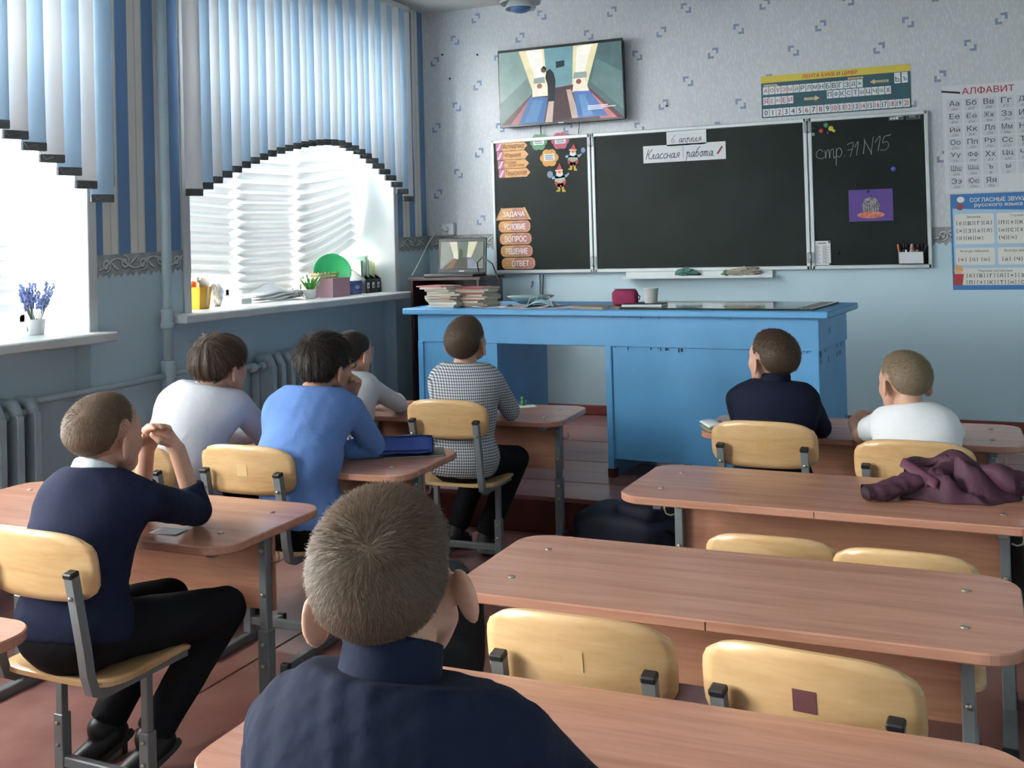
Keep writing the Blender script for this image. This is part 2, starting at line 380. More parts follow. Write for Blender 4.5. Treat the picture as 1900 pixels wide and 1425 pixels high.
# scroll border between paint and wallpaper
M_bord = mat('border_ground', '#97999a', .8, noise=.25, nscale=14); M_scr = mat('border_scroll_light', '#c9c9c6', .8); M_scrd = mat('border_scroll_dark', '#6d7072', .8)
def border(parent, to3, u0, u1, ztop):
    """to3(u, z, d) maps along-wall distance to a wall point; ztop(u) gives the upper edge"""
    H = .095
    g = MB(); n = int((u1-u0)/.02); pts = []
    top = [(u0+(u1-u0)*i/n) for i in range(n+1)]
    v = []; f = []
    for i, u in enumerate(top):
        jag = H+(.02 if i % 2 else 0)+.006*math.sin(i*1.7)
        v += [to3(u, ztop(u), .0008), to3(u, ztop(u)-jag, .0008)]
        if i: f.append((2*i-2, 2*i, 2*i+1, 2*i-1))
    g.add(v, f); ob = part('scroll_border', g, M_bord, parent)
    for (mm, off, wd, dep) in ((M_scrd, -.004, .017, .0011), (M_scr, 0, .0095, .0014)):
        s = MB(); p = u0+.03; k = 0
        while p < u1-.10:
            up_ = 1 if k % 2 == 0 else -1; lines = []
            lines.append([(p+.125*i/14, up_*(-.026+.052*(.5-.5*math.cos(PI*i/14)))) for i in range(15)])
            lines.append([(p+.052+(.033-.030*i/24)*math.cos(-PI*.55+i/24*PI*3.1), -up_*.006+up_*(.033-.030*i/24)*math.sin(-PI*.55+i/24*PI*3.1)) for i in range(25)])
            lines.append([(p+.085+.05*i/9, up_*(.012-.042*(i/9)**.7)) for i in range(10)])
            for pp in lines:
                v = []; f = []; m = len(pp)
                for i, (x, z) in enumerate(pp):
                    x1, z1 = pp[min(i+1, m-1)]; x0, z0 = pp[max(i-1, 0)]; d = math.hypot(x1-x0, z1-z0) or 1
                    w = wd*.5*(.5+math.sin(PI*i/(m-1))*.7); nx, nz = -(z1-z0)/d*w, (x1-x0)/d*w; x = min(max(x, u0+.005), u1-.005)
                    v += [to3(x+nx, ztop(x)-.047+z+nz+off, dep), to3(x-nx, ztop(x)-.047+z-nz+off, dep)]
                    if i: f.append((2*i-2, 2*i, 2*i+1, 2*i-1))
                s.add(v, f)
            p += .125; k += 1
        part('scroll_print', s, mm, parent)['kind'] = 'stuff'
border(WF, lambda u, z, d: (u, -d, z), 0, .56, lambda u: 1.503)
border(WF, lambda u, z, d: (u, -d, z), 3.58, 6.2, lambda u: 1.46)
zl = lambda u: 1.503+u*.0245
border(WL, lambda u, z, d: (d, u, z), -.50, 0, zl)
border(WL, lambda u, z, d: (d, u, z), -3.42, -2.77, zl)
border(WL, lambda u, z, d: (d, u, z), -6.33, -5.68, lambda u: 1.42)

# ------------------------------------------------------------------ windows
M_frame = mat('white_window_paint', '#e6e8e8', .35, noise=.03)
M_sill = mat('grey_white_sill_paint', '#c9cccd', .4, noise=.06, nscale=6)
def glass_mat():
    m = bpy.data.materials.new('window_glass'); m.use_nodes = True; N = m.node_tree.nodes; L = m.node_tree.links; N.clear()
    o = N.new('ShaderNodeOutputMaterial'); t = N.new('ShaderNodeBsdfTransparent'); g = N.new('ShaderNodeBsdfGlossy'); g.inputs['Roughness'].default_value = .02; mx = N.new('ShaderNodeMixShader')
    mx.inputs[0].default_value = .06; t.inputs[0].default_value = (.97, .99, .98, 1); L.new(t.outputs[0], mx.inputs[1]); L.new(g.outputs[0], mx.inputs[2]); L.new(mx.outputs[0], o.inputs[0]); return m
M_glass = glass_mat()
XF = -.36
def window(idx, y0, y1, z0, z1, mulls, sill0, sill1, sillx):
    w = tag(bpy.data.objects.new('window_%d' % idx, None), None, None, None, 'structure'); COL.objects.link(w)
    fr = MB()
    fr.box(XF-.08, XF, y0, y0+.05, z0, z1, c=.006).box(XF-.08, XF, y1-.05, y1, z0, z1, c=.006)
    fr.box(XF-.08, XF, y0, y1, z0, z0+.05, c=.006).box(XF-.08, XF, y0, y1, z1-.05, z1, c=.006)
    part('window_frame', fr, M_frame, w)
    ed = [y0+.05]
    for (a, b) in mulls:
        part('mullion', MB().box(XF-.08, XF+.012, a, b, z0+.04, z1-.04, c=.006), M_frame, w); ed += [a, b]
    ed.append(y1-.05)
    for i in range(0, len(ed), 2):
        a, b = ed[i], ed[i+1]; sh = MB()
        for bx in ((a, a+.035, z0+.05, z1-.05), (b-.035, b, z0+.05, z1-.05), (a, b, z0+.05, z0+.09), (a, b, z1-.09, z1-.05), (a, b, 2.30, 2.35)):
            sh.box(XF-.06, XF-.005, bx[0], bx[1], bx[2], bx[3], c=.004)
        so = part('sash', sh, M_frame, w)
        for (za, zb) in ((z0+.09, 2.30), (2.35, z1-.09)):
            part('pane', MB().box(XF-.036, XF-.032, a+.035, b-.035, za, zb), M_glass, so)
    rv = MB()
    rv.box(XF, .004, y0-.001, y0+.012, z0, z1).box(XF, .004, y1-.012, y1+.001, z0, z1).box(XF, .004, y0, y1, z1-.012, z1+.001)
    part('reveal', rv, M_white, w)
    tr = MB().box(0, .012, y0-.045, y0+.012, z0-.02, z1+.05, c=.003).box(0, .012, y1-.012, y1+.045, z0-.02, z1+.05, c=.003)
    part('window_trim', tr, M_sill, w)
    part('window_sill', MB().box(XF+.002, sillx, sill0, sill1, z0-.045, z0, c=.006), M_sill, w)
    return w
window(1, -2.75, -.54, 1.10, 2.95, [(-1.956, -1.872), (-1.276, -1.22)], -2.95, -.50, .15)
window(2, -5.66, -3.45, 1.055, 2.95, [(-4.33, -4.27), (-5.05, -4.97)], -5.75, -3.40, .13)
window(3, -8.55, -6.35, 1.055, 2.95, [(-7.2, -7.14), (-7.9, -7.84)], -8.65, -6.28, .13)
# ------------------------------------------------------------------ blinds
M_slw = sheet('blind_cloth_white', '#e6e7ea', .05, rib=0); M_slb = sheet('blind_cloth_blue', '#a8c3db', .054, tint='#a9c6e4')
M_wt = mat('blind_weight_grey', '#4a4c4e', .6); M_track = mat('blind_track_white', '#c6c8c8', .4)
def vertical_blind(label, ys, xs, zbot, ztop, w, ang, seed):
    t = thing('vertical_blind', label, 'blind', (xs, (ys[0]+ys[-1])/2, ztop)); oy = (ys[0]+ys[-1])/2
    part('track', MB().box(-.02, .02, ys[0]-.06-oy, ys[-1]+.06-oy, .0, .045, c=.006), M_track, t)
    rn = random.Random(seed); ends = []
    for i, y in enumerate(ys):
        a = ang+rn.uniform(-.12, .12); zb = zbot(y)-ztop; tw = rn.uniform(-.05, .05); bow = rn.uniform(-.006, .006)
        def fn(u, v, a=a, zb=zb, tw=tw, bow=bow):
            s = (u-.5)*w; ca = a+tw*v; return (math.sin(ca)*s+math.cos(ca)*(.006*(1-(2*u-1)**2)+bow*math.sin(v*PI)), math.cos(ca)*s-math.sin(ca)*.006*(1-(2*u-1)**2), v*zb)
        s = link('slat', MB().grid(fn, 4, 10).mesh('slat'), M_slw if i % 2 == 0 else M_slb, t, (0, y-oy, 0))
        M = T(0, 0, zb) @ Rz(-(a+tw))
        part('slat_weight', MB().box(-.011, .011, -w/2+.002, w/2-.002, -.006, .032, M, c=.003), M_wt, s); ends.append((y-oy, zb))
        part('slat_holder', MB().box(-.004, .004, -.012, .012, -.02, .0, c=.002), M_track, s)
    ch = MB()
    for i in range(len(ends)-1):
        (a, za), (b, zb) = ends[i], ends[i+1]; ch.tube([(.012, a, za+.02), (.016, (a+b)/2, min(za, zb)+.005), (.012, b, zb+.02)], .0012, 4)
    part('bead_chain', ch, mat('bead_chain_white', '#8d9092', .5), t)
    cd = MB().tube([(.03, ys[-1]-oy+.05, 0), (.03, ys[-1]-oy+.05, -1.4)], .002, 5)
    part('pull_cord', cd, MATS['bead_chain_white'], t)
    return t
n = 29
ys = [-2.765+i*(2.33/(n-1)) for i in range(n)]
def arch(y, c, half, zt, ze): u = abs((y-c)/half); return zt-(zt-ze)*(u**1.75)
vertical_blind('blue and white vertical blind with arched hem over the pleated window near the blackboard', ys, .065, lambda y: (arch(y, -1.38, 1.36, 2.10, 1.74) if y < -1.38 else arch(y, -1.38, .97, 2.10, 1.745)), 3.15, .098, .5, 3)
n2 = 24
ys2 = [-5.7+i*(2.28/(n2-1)) for i in range(n2)]
vertical_blind('blue and white vertical blind with arched hem at the left edge, above the lavender pot', ys2, .065, lambda y: arch(y, -4.55, 1.15, 2.09, 1.665), 3.15, .115, .35, 5)

# pleated paper shades behind the blinds
M_pl = sheet('pleated_paper', '#f4f4f4', .013)
def pleated(label, y0, y1, zt, zbl, zbr, nple, x, amp, crump=0, seed=1, flare=0):
    t = thing('pleated_shade', label, 'blind', (x, (y0+y1)/2, zbl)); yc = (y0+y1)/2; rn = random.Random(seed)
    jit = [rn.uniform(-.3, .3) for _ in range(nple*2+2)]
    def fn(u, v):
        y = y0+(y1-y0)*u; zb = zbl+(zbr-zbl)*u**1.3
        k = v*nple*2; i = int(k); fr = k-i; zz = 1 if i % 2 == 0 else -1
        tri = (fr*2-1)*zz
        sq = v**(1/(1+.35*crump))
        z = zt+(zb-zt)*sq
        ed = abs(2*u-1)**6
        yy = y+(1 if u > .5 else -1)*ed*tri*.011+flare*max(0, v-.55)*(u**2)
        xx = amp*tri+crump*.02*math.sin(u*5+jit[min(i, len(jit)-1)]*4)*max(0, v-.8)*5
        return (xx, yy-yc, z-zbl)
    part('paper', MB().grid(fn, 16, nple*4, smooth=False), M_pl, t)
    return t
pleated('left pleated paper shade behind the yellow tub', -2.70, -1.985, 2.31, 1.285, 1.25, 16, -.305, .02, .6, 1)
pleated('middle pleated paper shade reaching the sill, beside the crumpled wire bag', -1.935, -1.355, 2.31, 1.135, 1.15, 18, -.305, .022, .8, 2)
pleated('right pleated paper shade with its lower corner pulled up over the green tray', -1.30, -.60, 2.31, 1.21, 1.45, 15, -.305, .02, .3, 3, .05)
pleated('pleated paper shade in the left window behind the lavender', -4.25, -3.57, 2.31, 1.13, 1.13, 17, -.305, .018, 0, 4)
pleated('pleated paper shade in the left window at the edge of the picture', -4.95, -4.36, 2.31, 1.13, 1.13, 17, -.305, .018, 0, 5)
# folded tails of the shades lying on the sill
def tail(label, y0, y1, x, z, seed):
    rn = random.Random(seed); t = thing('shade_tail', label, 'paper', (x, (y0+y1)/2, z)); yc = (y0+y1)/2
    for k in range(4):
        a = .012*k; h = .014*k
        def fn(u, v): return (-.09*v+.05-k*.01, y0+(y1-y0)*u-yc+.03*math.sin(v*3), .006+h+.03*math.sin(u*PI)*v*(k+1)*.5+.008*math.sin(u*9+k))
        part('paper_fold', MB().grid(fn, 10, 4, thick=.001), M_pl, t)
tail('crumpled end of the middle paper shade folded on the sill', -1.93, -1.42, -.22, 1.10, 4)

# ------------------------------------------------------------------ radiators and pipes
M_rad = mat('radiator_paint', '#a4b5bd', .4, noise=.06, nscale=9)
def radiator(label, ystart, nsec, ztop, x):
    t = thing('cast_iron_radiator', label, 'radiator', (x, ystart, ztop-.62)); H = .62
    s = MB()
    for dx in (-.055, .055):
        pr = rrect(.05, H-.10, .02, 3, dx, H/2)
        s.prism([(a, b) for a, b in pr], -.019, .019, 'xz', c=.004)
    s.tube([(-.055, 0, H-.06), (-.03, 0, H-.012), (.03, 0, H-.012), (.055, 0, H-.06)], [.026, .03, .03, .026], 8)
    s.tube([(-.055, 0, .06), (-.03, 0, .012), (.03, 0, .012), (.055, 0, .06)], [.026, .03, .03, .026], 8)
    s.tube([(0, -.042, H-.06), (0, .042, H-.06)], .026, 8); s.tube([(0, -.042, .06), (0, .042, .06)], .026, 8)
    s.box(-.035, .035, -.004, .004, .08, H-.08)
    me = s.mesh('radiator_section')
    for i in range(nsec): link('radiator_section', me, M_rad, t, (0, i*.092, 0))
    return t
radiator('cast iron radiator under the blackboard-side window, behind the boy in the blue shirt', -2.10, 13, .80, -.005)
radiator('cast iron radiator at the left edge below the lavender sill', -4.75, 11, .79, -.005)
M_pipe = mat('pipe_paint', '#a9bac2', .38, noise=.05)
t = thing('heating_riser_pipe', 'pale painted vertical heating pipe between the two windows', 'pipe', (.06, -2.985, 0))
part('pipe', MB().tube([(0, 0, 0), (0, 0, ZC)], .026, 12), M_pipe, t)
for z, r, h in ((1.09, .033, .09), (1.05, .038, .03), (.80, .038, .14), (.72, .034, .04)):
    part('pipe_coupling', MB().lathe([(r*.9, z-h/2), (r, z-h/2+.008), (r, z+h/2-.008), (r*.9, z+h/2)], 12), M_pipe, t)
t = thing('radiator_branch_pipe', 'pale painted pipe from the riser to the left radiator', 'pipe', (.06, -3.0, .795))
part('pipe', MB().tube([(0, 0, 0), (-.01, -.35, -.01), (-.06, -.68, -.02), (-.06, -.8, -.02)], .016, 10), M_pipe, t)
t = thing('radiator_branch_pipe', 'pale painted pipe from the riser to the radiator nearer the blackboard', 'pipe', (.06, -2.96, .80))
part('pipe', MB().tube([(0, 0, 0), (0, .3, .0), (-.06, .6, -.05), (-.06, .82, -.06)], .016, 10), M_pipe, t)
part('valve', MB().lathe([(.018, -.03), (.028, -.02), (.028, .02), (.018, .03)], 10, T(-.06, .74, -.058) @ Rx(PI/2)), M_pipe, t)

# ------------------------------------------------------------------ things on the window sills
ZS = 1.10
def leaf(mb, p0, d, L, w, droop, n=5):
    d = Vector(d).normalized(); side = d.cross(Vector((0, 0, 1))); side = side.normalized() if side.length > .01 else Vector((1, 0, 0)); v = []; f = []
    for i in range(n+1):
        t = i/n; p = Vector(p0)+d*L*t+Vector((d.x, d.y, 0))*droop*t*t-Vector((0, 0, 1))*droop*.7*t*t; ww = w*math.sin(PI*(.12+.88*(1-t)))*.5
        v += [tuple(p+side*ww), tuple(p-side*ww)]
        if i: f.append((2*i-2, 2*i, 2*i+1, 2*i-1))
    mb.add(v, f, smooth=True)
rn = random.Random(11)
t = thing('lavender_pot', 'small white pot of artificial lavender on the left sill', 'plant', (-.17, -3.61, 1.055))
part('pot', MB().lathe([(.026, 0), (.034, .002), (.042, .07), (.043, .074), (.039, .074), (.034, .05), (0, .05)], 18), mat('white_pot', '#e4e6e6', .35), t)
st = MB(); fw = MB()
for i in range(34):
    a = rn.uniform(0, 2*PI); sp = rn.uniform(.05, .45); L = rn.uniform(.13, .20); d = Vector((math.cos(a)*sp, math.sin(a)*sp, 1)).normalized(); p0 = Vector((math.cos(a)*.015, math.sin(a)*.015, .05))
    st.tube([p0, p0+d*L*.5, p0+d*L], .0016, 4)
    for k in range(9):
        q = p0+d*L*(.55+.45*k/8); aa = rn.uniform(0, 6.28); fw.lathe([(0, -.007), (.0065, -.001), (.0045, .005), (0, .008)], 5, T(q.x+.005*math.cos(aa), q.y+.005*math.sin(aa), q.z))
part('stems', st, mat('grey_green_stem', '#5f7263', .7), t); part('flowers', fw, mat('lavender_flower', '#8f9bd2', .7, noise=.25, nscale=50), t)
t = thing('storage_tub', 'translucent yellow plastic tub filled with papers on the window sill', 'tub', (-.19, -2.46, ZS))
part('tub_body', MB().lathe([(.066, 0), (.07, .004), (.085, .118), (.089, .12), (.089, .126), (.082, .124), (.067, .01), (0, .008)], 4, Rz(PI/4+.1), smooth=False), mat('yellow_plastic', '#e2a70c', .3, sss=.0), t)
for k, (c, dx, dy, h) in enumerate((('#e8762a', -.02, -.02, .16), ('#efe3d4', .0, .005, .18), ('#e4793c', .015, -.01, .15), ('#f0ece4', .02, .025, .175), ('#d9dad8', -.03, .03, .165))):
    part('paper_packet', MB().box(-.003, .003, -.035, .035, .02, h, T(dx, dy, 0) @ Rz(.5*k) @ Rx(.12*(k-2)), c=.001), mat('packet_%d' % k, c, .6), t)
M_film = mat('clear_bag_film', '#dfe3e6', .25, noise=.1, nscale=30)
def crumple(mb, sx, sy, sz, seed, n=14, lump=.35):
    rr = random.Random(seed); ph = [(rr.uniform(0, 6.3), rr.uniform(2, 7), rr.uniform(2, 7)) for _ in range(7)]
    def fn(u, v):
        a = u*2*PI; b = (v-.5)*PI; r = 1+lump*sum(math.sin(a*round(p[1])+p[0]+b*p[2]) for p in ph)/7*1.6
        return (sx*r*math.cos(b)*math.cos(a), sy*r*math.cos(b)*math.sin(a), max(0, sz*(1+r*math.sin(b))*.5))
    mb.grid(fn, n*2, n, smooth=False)
o = MB(); crumple(o, .035, .05, .13, 5); t = part('clear_plastic_bag', o, M_film, None, (-.22, -2.26, ZS)); tag(t, 'crumpled clear plastic bag standing beside the yellow tub', 'bag')
t = part('white_box', MB().box(-.025, .025, -.05, .05, 0, .035, c=.003), M_white, None, (-.24, -1.98, ZS)); tag(t, 'small flat white box on the sill next to the plastic bag', 'box')
t = thing('wire_bag', 'clear bag of tangled white wires on the sill left of the green plant', 'bag', (-.22, -1.47, ZS))
wb = MB(); rr = random.Random(9)
for k in range(8):
    p = []
    for i in range(22): a = i*.9+k; p.append((.045*math.cos(a)*rr.uniform(.5, 1), .085*math.sin(a*.83+k)*rr.uniform(.6, 1), .012+.035*(1+math.sin(i*1.3+k))*.75*rr.uniform(.5, 1)))
    wb.tube(p, .0026, 5)
part('wires', wb, mat('white_wire', '#d6d8d9', .5), t)
part('loose_cable', MB().tube([(.05, .02, .01), (.08, .06, .006), (.1, .1, .006)], .003, 6), mat('grey_cable', '#6d7072', .5), t)
t = thing('grass_pot', 'white pot with bright green artificial grass on the window sill', 'plant', (-.14, -1.41, ZS))
part('pot', MB().lathe([(.028, 0), (.034, .003), (.042, .055), (.042, .06), (.037, .06), (.035, .04), (0, .04)], 18), MATS['white_pot'], t)
g = MB()
for i in range(70):
    a = rn.uniform(0, 2*PI); sp = rn.uniform(.1, .75); leaf(g, (.012*math.cos(a), .012*math.sin(a), .04), (sp*math.cos(a), sp*math.sin(a), 1), rn.uniform(.08, .14), .009, rn.uniform(.0, .03))
part('blades', g, mat('grass_green', '#57a84a', .5, noise=.3, nscale=40), t)
part('blades_white_tips', MB().tube([(0, 0, .05), (.01, -.04, .16)], .002, 4).tube([(0, 0, .05), (-.03, .03, .17)], .002, 4).tube([(0, 0, .05), (.03, .05, .16)], .002, 4), M_white, t)
t = thing('pink_box', 'dusty pink cardboard box on the window sill', 'box', (-.12, -1.19, ZS))
bx = MB(); 
for (a, b, c, d) in ((-.075, .075, -.13, -.126), (-.075, .075, .126, .13), (-.075, -.071, -.126, .126), (.071, .075, -.126, .126)): bx.box(a, b, c, d, 0, .125)
bx.box(-.07, .07, -.125, .125, 0, .004); part('box_body', bx, mat('dusty_pink_card', '#b9929f', .6), t, rot=(0, 0, .12))
part('contents', MB().box(-.06, .06, -.11, .11, .09, .118, c=.01), mat('box_contents', '#d9cfc8', .8, noise=.4, nscale=40, second='#b0524e'), t, rot=(0, 0, .12))
t = thing('wicker_basket', 'small woven tan basket behind the pink box', 'basket', (-.235, -1.08, ZS))
wk = MB()
for k in range(7):
    z = .02+k*.022; wk.tube([((.06+.003*k)*math.cos(a), (.12+.004*k)*math.sin(a), z) for a in [2*PI*i/28 for i in range(28)]], .006, 6, closed=True)
for i in range(26): a = 2*PI*i/26; wk.tube([(.06*math.cos(a), .12*math.sin(a), 0), (.08*math.cos(a), .145*math.sin(a), .165)], .004, 5)
part('weave', wk, mat('wicker_tan', '#b99877', .7, noise=.2, nscale=30), t)
part('basket_base', MB().lathe([(0, 0), (1, 0), (1, .006), (0, .006)], 20, Matrix.Diagonal((.06, .12, 1, 1))), MATS['wicker_tan'], t)
t = thing('green_tray', 'bright green round plastic tray propped up in the basket', 'tray', (-.22, -1.05, ZS+.07))
part('tray_body', MB().lathe([(0, 0), (.10, 0), (.125, .022), (.13, .022), (.104, -.006), (0, -.006)], 28, T(.03, -.02, .09) @ Rz(-.85) @ Ry(1.25)), mat('green_plastic', '#2fa764', .35), t)
t = thing('tissue_box', 'dark blue patterned tissue box beside the pink box', 'box', (-.155, -.895, ZS))
part('carton', MB().box(-.055, .055, -.06, .06, 0, .095, c=.003), mat('navy_carton', '#27366f', .4, noise=.8, nscale=26, second='#5d74b4'), t)
part('printed_oval', MB().prism(circle(0, .05, .03, 14, .014), 0, .0008, 'yz', M=T(.055, 0, 0)), mat('pale_blue_print', '#9fb4d8', .5), t)
t = thing('file_organizer', 'black three-slot file organizer full of folders at the right end of the sill', 'organizer', (-.2, -.68, ZS)); M_blk = mat('black_plastic', '#17181b', .35)
og = MB()
for yy in (-.105, -.035, .035, .105):
    og.prism([(-.12, 0), (.10, 0), (.10, .10), (-.12, .235)], yy-.0015, yy+.0015, 'xz') if False else og.add(*(lambda P: (P, [(0, 1, 2, 3), (7, 6, 5, 4), (0, 4, 5, 1), (1, 5, 6, 2), (2, 6, 7, 3), (3, 7, 4, 0)]))([(-.12, yy-.0015, 0), (.10, yy-.0015, 0), (.10, yy-.0015, .10), (-.12, yy-.0015, .235), (-.12, yy+.0015, 0), (.10, yy+.0015, 0), (.10, yy+.0015, .10), (-.12, yy+.0015, .235)]))
og.box(.097, .10, -.105, .105, 0, .10).box(-.12, -.117, -.105, .105, 0, .235).box(-.12, .10, -.105, .105, 0, .003)
part('organizer_body', og, M_blk, t)
for i in range(3):
    y = -.07+i*.07; part('slot_label', MB().box(.1002, .1012, y-.016, y+.016, .035, .075), M_white, t)
    part('label_symbol', MB().prism([(y-.008, .042), (y+.01, .044), (y+.004, .066)], .1013, .1018, 'yz'), M_blk, t)
for k, (c, y, h, tl) in enumerate((('#e9e3c8', -.09, .27, .03), ('#7fb59a', -.072, .26, .02), ('#e8eceb', -.055, .25, .0), ('#9cc9b6', -.02, .29, .04), ('#efe9d0', -.002, .3, .02), ('#8dbfa0', .015, .27, .03), ('#dfe5cf', .05, .26, .0), ('#d8dc8f', .075, .25, -.03), ('#e5d9b8', .09, .24, .02))):
    part('folder', MB().box(-.11, .06, -.004, .004, .004, h-.03, T(0, y, 0) @ Rx(tl), c=.001), mat('folder_%d' % k, c, .55), t)
# ------------------------------------------------------------------ school desks and chairs
M_lam = wood('beech_laminate', '#a4725d', '#c38f79', 5, (.35, 5, 5), .24, .0, ring=5, contrast=(.2, .8))
M_lampanel = wood('beech_laminate_panel', '#a26e56', '#c18b70', 5, (.35, 5, 5), .42, .0, ring=5)
M_metal = mat('grey_powder_coat', '#7f8386', .42, metal=.25, noise=.08, nscale=20)
M_bolt = mat('bolt_steel', '#b9b2a0', .3, metal=.9); M_cap = mat('black_cap', '#1b1c1e', .5)
M_ply = wood('birch_plywood', '#bd9262', '#dbb788', 4, (.9, .9, 5), .32, .02, coat=.15, ring=6, contrast=(.15, .85))
def make_desk(label, loc, rz, h, group='school desks'):
    t = thing('school_desk', label, 'desk', loc, rz, group); W, D = 1.2, .5
    part('tabletop', MB().prism(rrect(W, D, .085, 8), h-.024, h, c=.003), M_lam, t)
    part('edge_seam', MB().box(-.001, .001, -D/2-.0006, -D/2+.0004, h-.021, h-.003), M_cap, t)
    for sx in (-1, 1):
        for sy in (-1, 1): part('tabletop_bolt', MB().disc(.009, .003, 10, T(sx*(.6-.112), sy*.119, h)), M_bolt, t)
        x = sx*.488
        lg = part('leg', MB().box(x-.014, x+.014, .065, .093, .03, h-.055, c=.003), M_metal, t)
        part('leg_sleeve', MB().box(x-.019, x+.019, .060, .098, .03, h*.48, c=.003), M_metal, lg)
        part('top_bracket', MB().box(x-.014, x+.014, -.17, .17, h-.055, h-.025, c=.003), M_metal, lg)
        part('foot_runner', MB().box(x-.019, x+.019, -.20, .19, .0, .032, c=.003), M_metal, lg)
        for yy in (-.205, .195): part('foot_cap', MB().box(x-.021, x+.021, yy-.008, yy+.008, 0, .034, c=.003), M_cap, lg)
        for zz in (h*.42, h*.32, h-.10, h-.23): part('leg_bolt', MB().disc(.007, .006, 8, T(x, .06 if zz < h*.5 else .065, zz) @ Rx(PI/2)), M_bolt, lg)
        hk = [(sx*(.508+.0), .079, h-.115)]+[(sx*(.508+.018+.018*math.sin(a)), .079, h-.115-.02*(1-math.cos(a)) if a < PI/2 else h-.135+.02*math.sin(a-PI/2)-.0) for a in [i*PI/8 for i in range(9)]]
        hook = [(sx*.506, .079, h-.13), (sx*.52, .079, h-.135), (sx*.535, .079, h-.13), (sx*.54, .079, h-.115), (sx*.536, .079, h-.10)]
        part('bag_hook', MB().tube(hook, .0032, 6), M_bolt, t)
    part('front_panel', MB().box(-.502, .502, .099, .115, h-.285, h-.03, c=.002), M_lampanel, t)
    return t
DESKS = {
 'L1': make_desk('school desk at the platform shared by checked-shirt boy and girl in white', (1.515, -2.59, 0), .05, .615),
 'L2': make_desk('school desk with the blue pencil case, in front of the blue-shirted boy', (1.455, -3.875, 0), .03, .64),
 'L3': make_desk('school desk on which the boy in the navy sweater rests his elbows', (1.437, -4.775, 0), .012, .64),
 'L4': make_desk('school desk at the lower left edge, only its right corner showing', (1.44, -5.86, 0), .02, .64),
 'R1': make_desk('school desk by the platform shared by turtleneck boy and white T-shirt boy', (3.405, -2.76, 0), .02, .64),
 'R2': make_desk('empty school desk with the maroon jacket on it', (3.425, -3.89, 0), -.02, .64),
 'R3': make_desk('empty school desk with nothing on it and two chairs pushed up to it', (3.335, -4.855, 0), .006, .64),
 'R4': make_desk('school desk in the foreground at which the nearest boy leans', (3.33, -5.745, 0), .02, .64),
}
def chair_meshes():
    W, D = .38, .36
    def seat(u, v):
        a = (u-.5)*2; b = (v-.5)*2
        k = max(abs(a), abs(b)); q = (abs(a)**5+abs(b)**5)**.2; s = k/q if q > 1e-6 else 1
        x, y = a*s*W/2, b*s*D/2
        z = -.006*(1-a*a)*(1-b*b)-.022*max(0, (b-.45)/.55)**2+.004*max(0, -b-.6)
        return (x*(1-.05*b), y, z)
    sm = MB().grid(seat, 14, 14, thick=.011).mesh('seat')
    H = .165
    def back(u, v):
        a = (u-.5)*2; b = (v-.5)*2; k = max(abs(a), abs(b)); q = (abs(a)**4.2+abs(b)**4.2)**(1/4.2); s = k/q if q > 1e-6 else 1
        x, z = a*s*W/2, b*s*H/2+.012*(1-a*a)*(1 if b > 0 else .35)
        y = -.035*(1-(x/(W/2))**2)-.09*z*.6
        return (x, y, z)
    bk = MB().grid(back, 18, 8, thick=-.008).mesh('backrest')
    return sm, bk
SEAT_ME, BACK_ME = chair_meshes()
def make_chair(label, loc, rz, hs=.385,  patch=None, group='plywood school chairs', bend=0):
    t = thing('school_chair', label, 'chair', loc, rz, group); t.scale = (bend or 1,)*3
    link('seat', SEAT_ME, M_ply, t, (0, 0, hs))
    b = link('backrest', BACK_ME, M_ply, t, (0, -.185, hs+.285), (.07, 0, 0))
    if patch: part('sticker', MB().box(-.02, .02, -.0005, .0005, -.02, .02, T(0, -.0437, .006) @ Rx(.05)), mat('sticker_'+patch, patch, .6), b)
    for sx in (-1, 1):
        x = sx*.150; zb = hs-.028
        pth = [(x, -.235, hs+.285), (x, -.200, hs+.09), (x, -.192, hs+.03), (x, -.178, zb+.012), (x, -.155, zb), (x, -.12, zb), (x, .14, zb)]
        f = part('side_frame', MB().tube(pth, .0125, square=True), M_metal, t)
        part('end_cap', MB().box(x-.0145, x+.0145, -.0145, .0145, 0, .014, T(0, -.235, hs+.275) @ Rx(.17), c=.003), M_cap, f)
        for zz, yy in ((hs+.225, -.2375), ): part('frame_bolt', MB().disc(.006, .006, 8, T(x, yy, zz) @ Rx(PI/2)), M_bolt, f)
        lg = part('leg', MB().box(x-.0115, x+.0115, -.0115, .0115, .03, zb-.01, c=.002), M_metal, t)
        part('leg_sleeve', MB().box(x-.016, x+.016, -.016, .016, .03, hs*.52, c=.002), M_metal, lg)
        part('foot_runner', MB().box(x-.014, x+.014, -.21, .20, 0, .028, c=.003), M_metal, lg)
        for yy in (-.215, .205): part('foot_cap', MB().box(x-.016, x+.016, yy-.012, yy+.012, 0, .031, c=.003), M_cap, lg)
        for zz in (hs*.46, hs*.31): part('leg_bolt', MB().disc(.006, .007, 8, T(x, -.016, zz) @ Rx(PI/2)), M_bolt, lg)
    part('crossbar', MB().box(-.145, .145, -.012, .012, .06, .088, c=.003), M_metal, t)
    return t
make_chair('plywood chair of the boy in the checked shirt, its square mark in the middle', (1.735, -2.955, 0), .05, .385, '#cda673')
make_chair('plywood chair of the girl in white, mostly hidden by the blue-shirted boy', (1.14, -2.93, 0), .0, .36)
make_chair('plywood chair of the boy in the blue shirt', (1.545, -4.085, 0), .03, .385, '#d9b684')
make_chair('plywood chair of the boy with the bowl haircut, half hidden behind the navy sweater', (1.085, -4.14, 0), .0, .375)
make_chair('plywood chair at the left edge under the boy in the navy sweater', (1.745, -5.15, 0), -.02, .385)
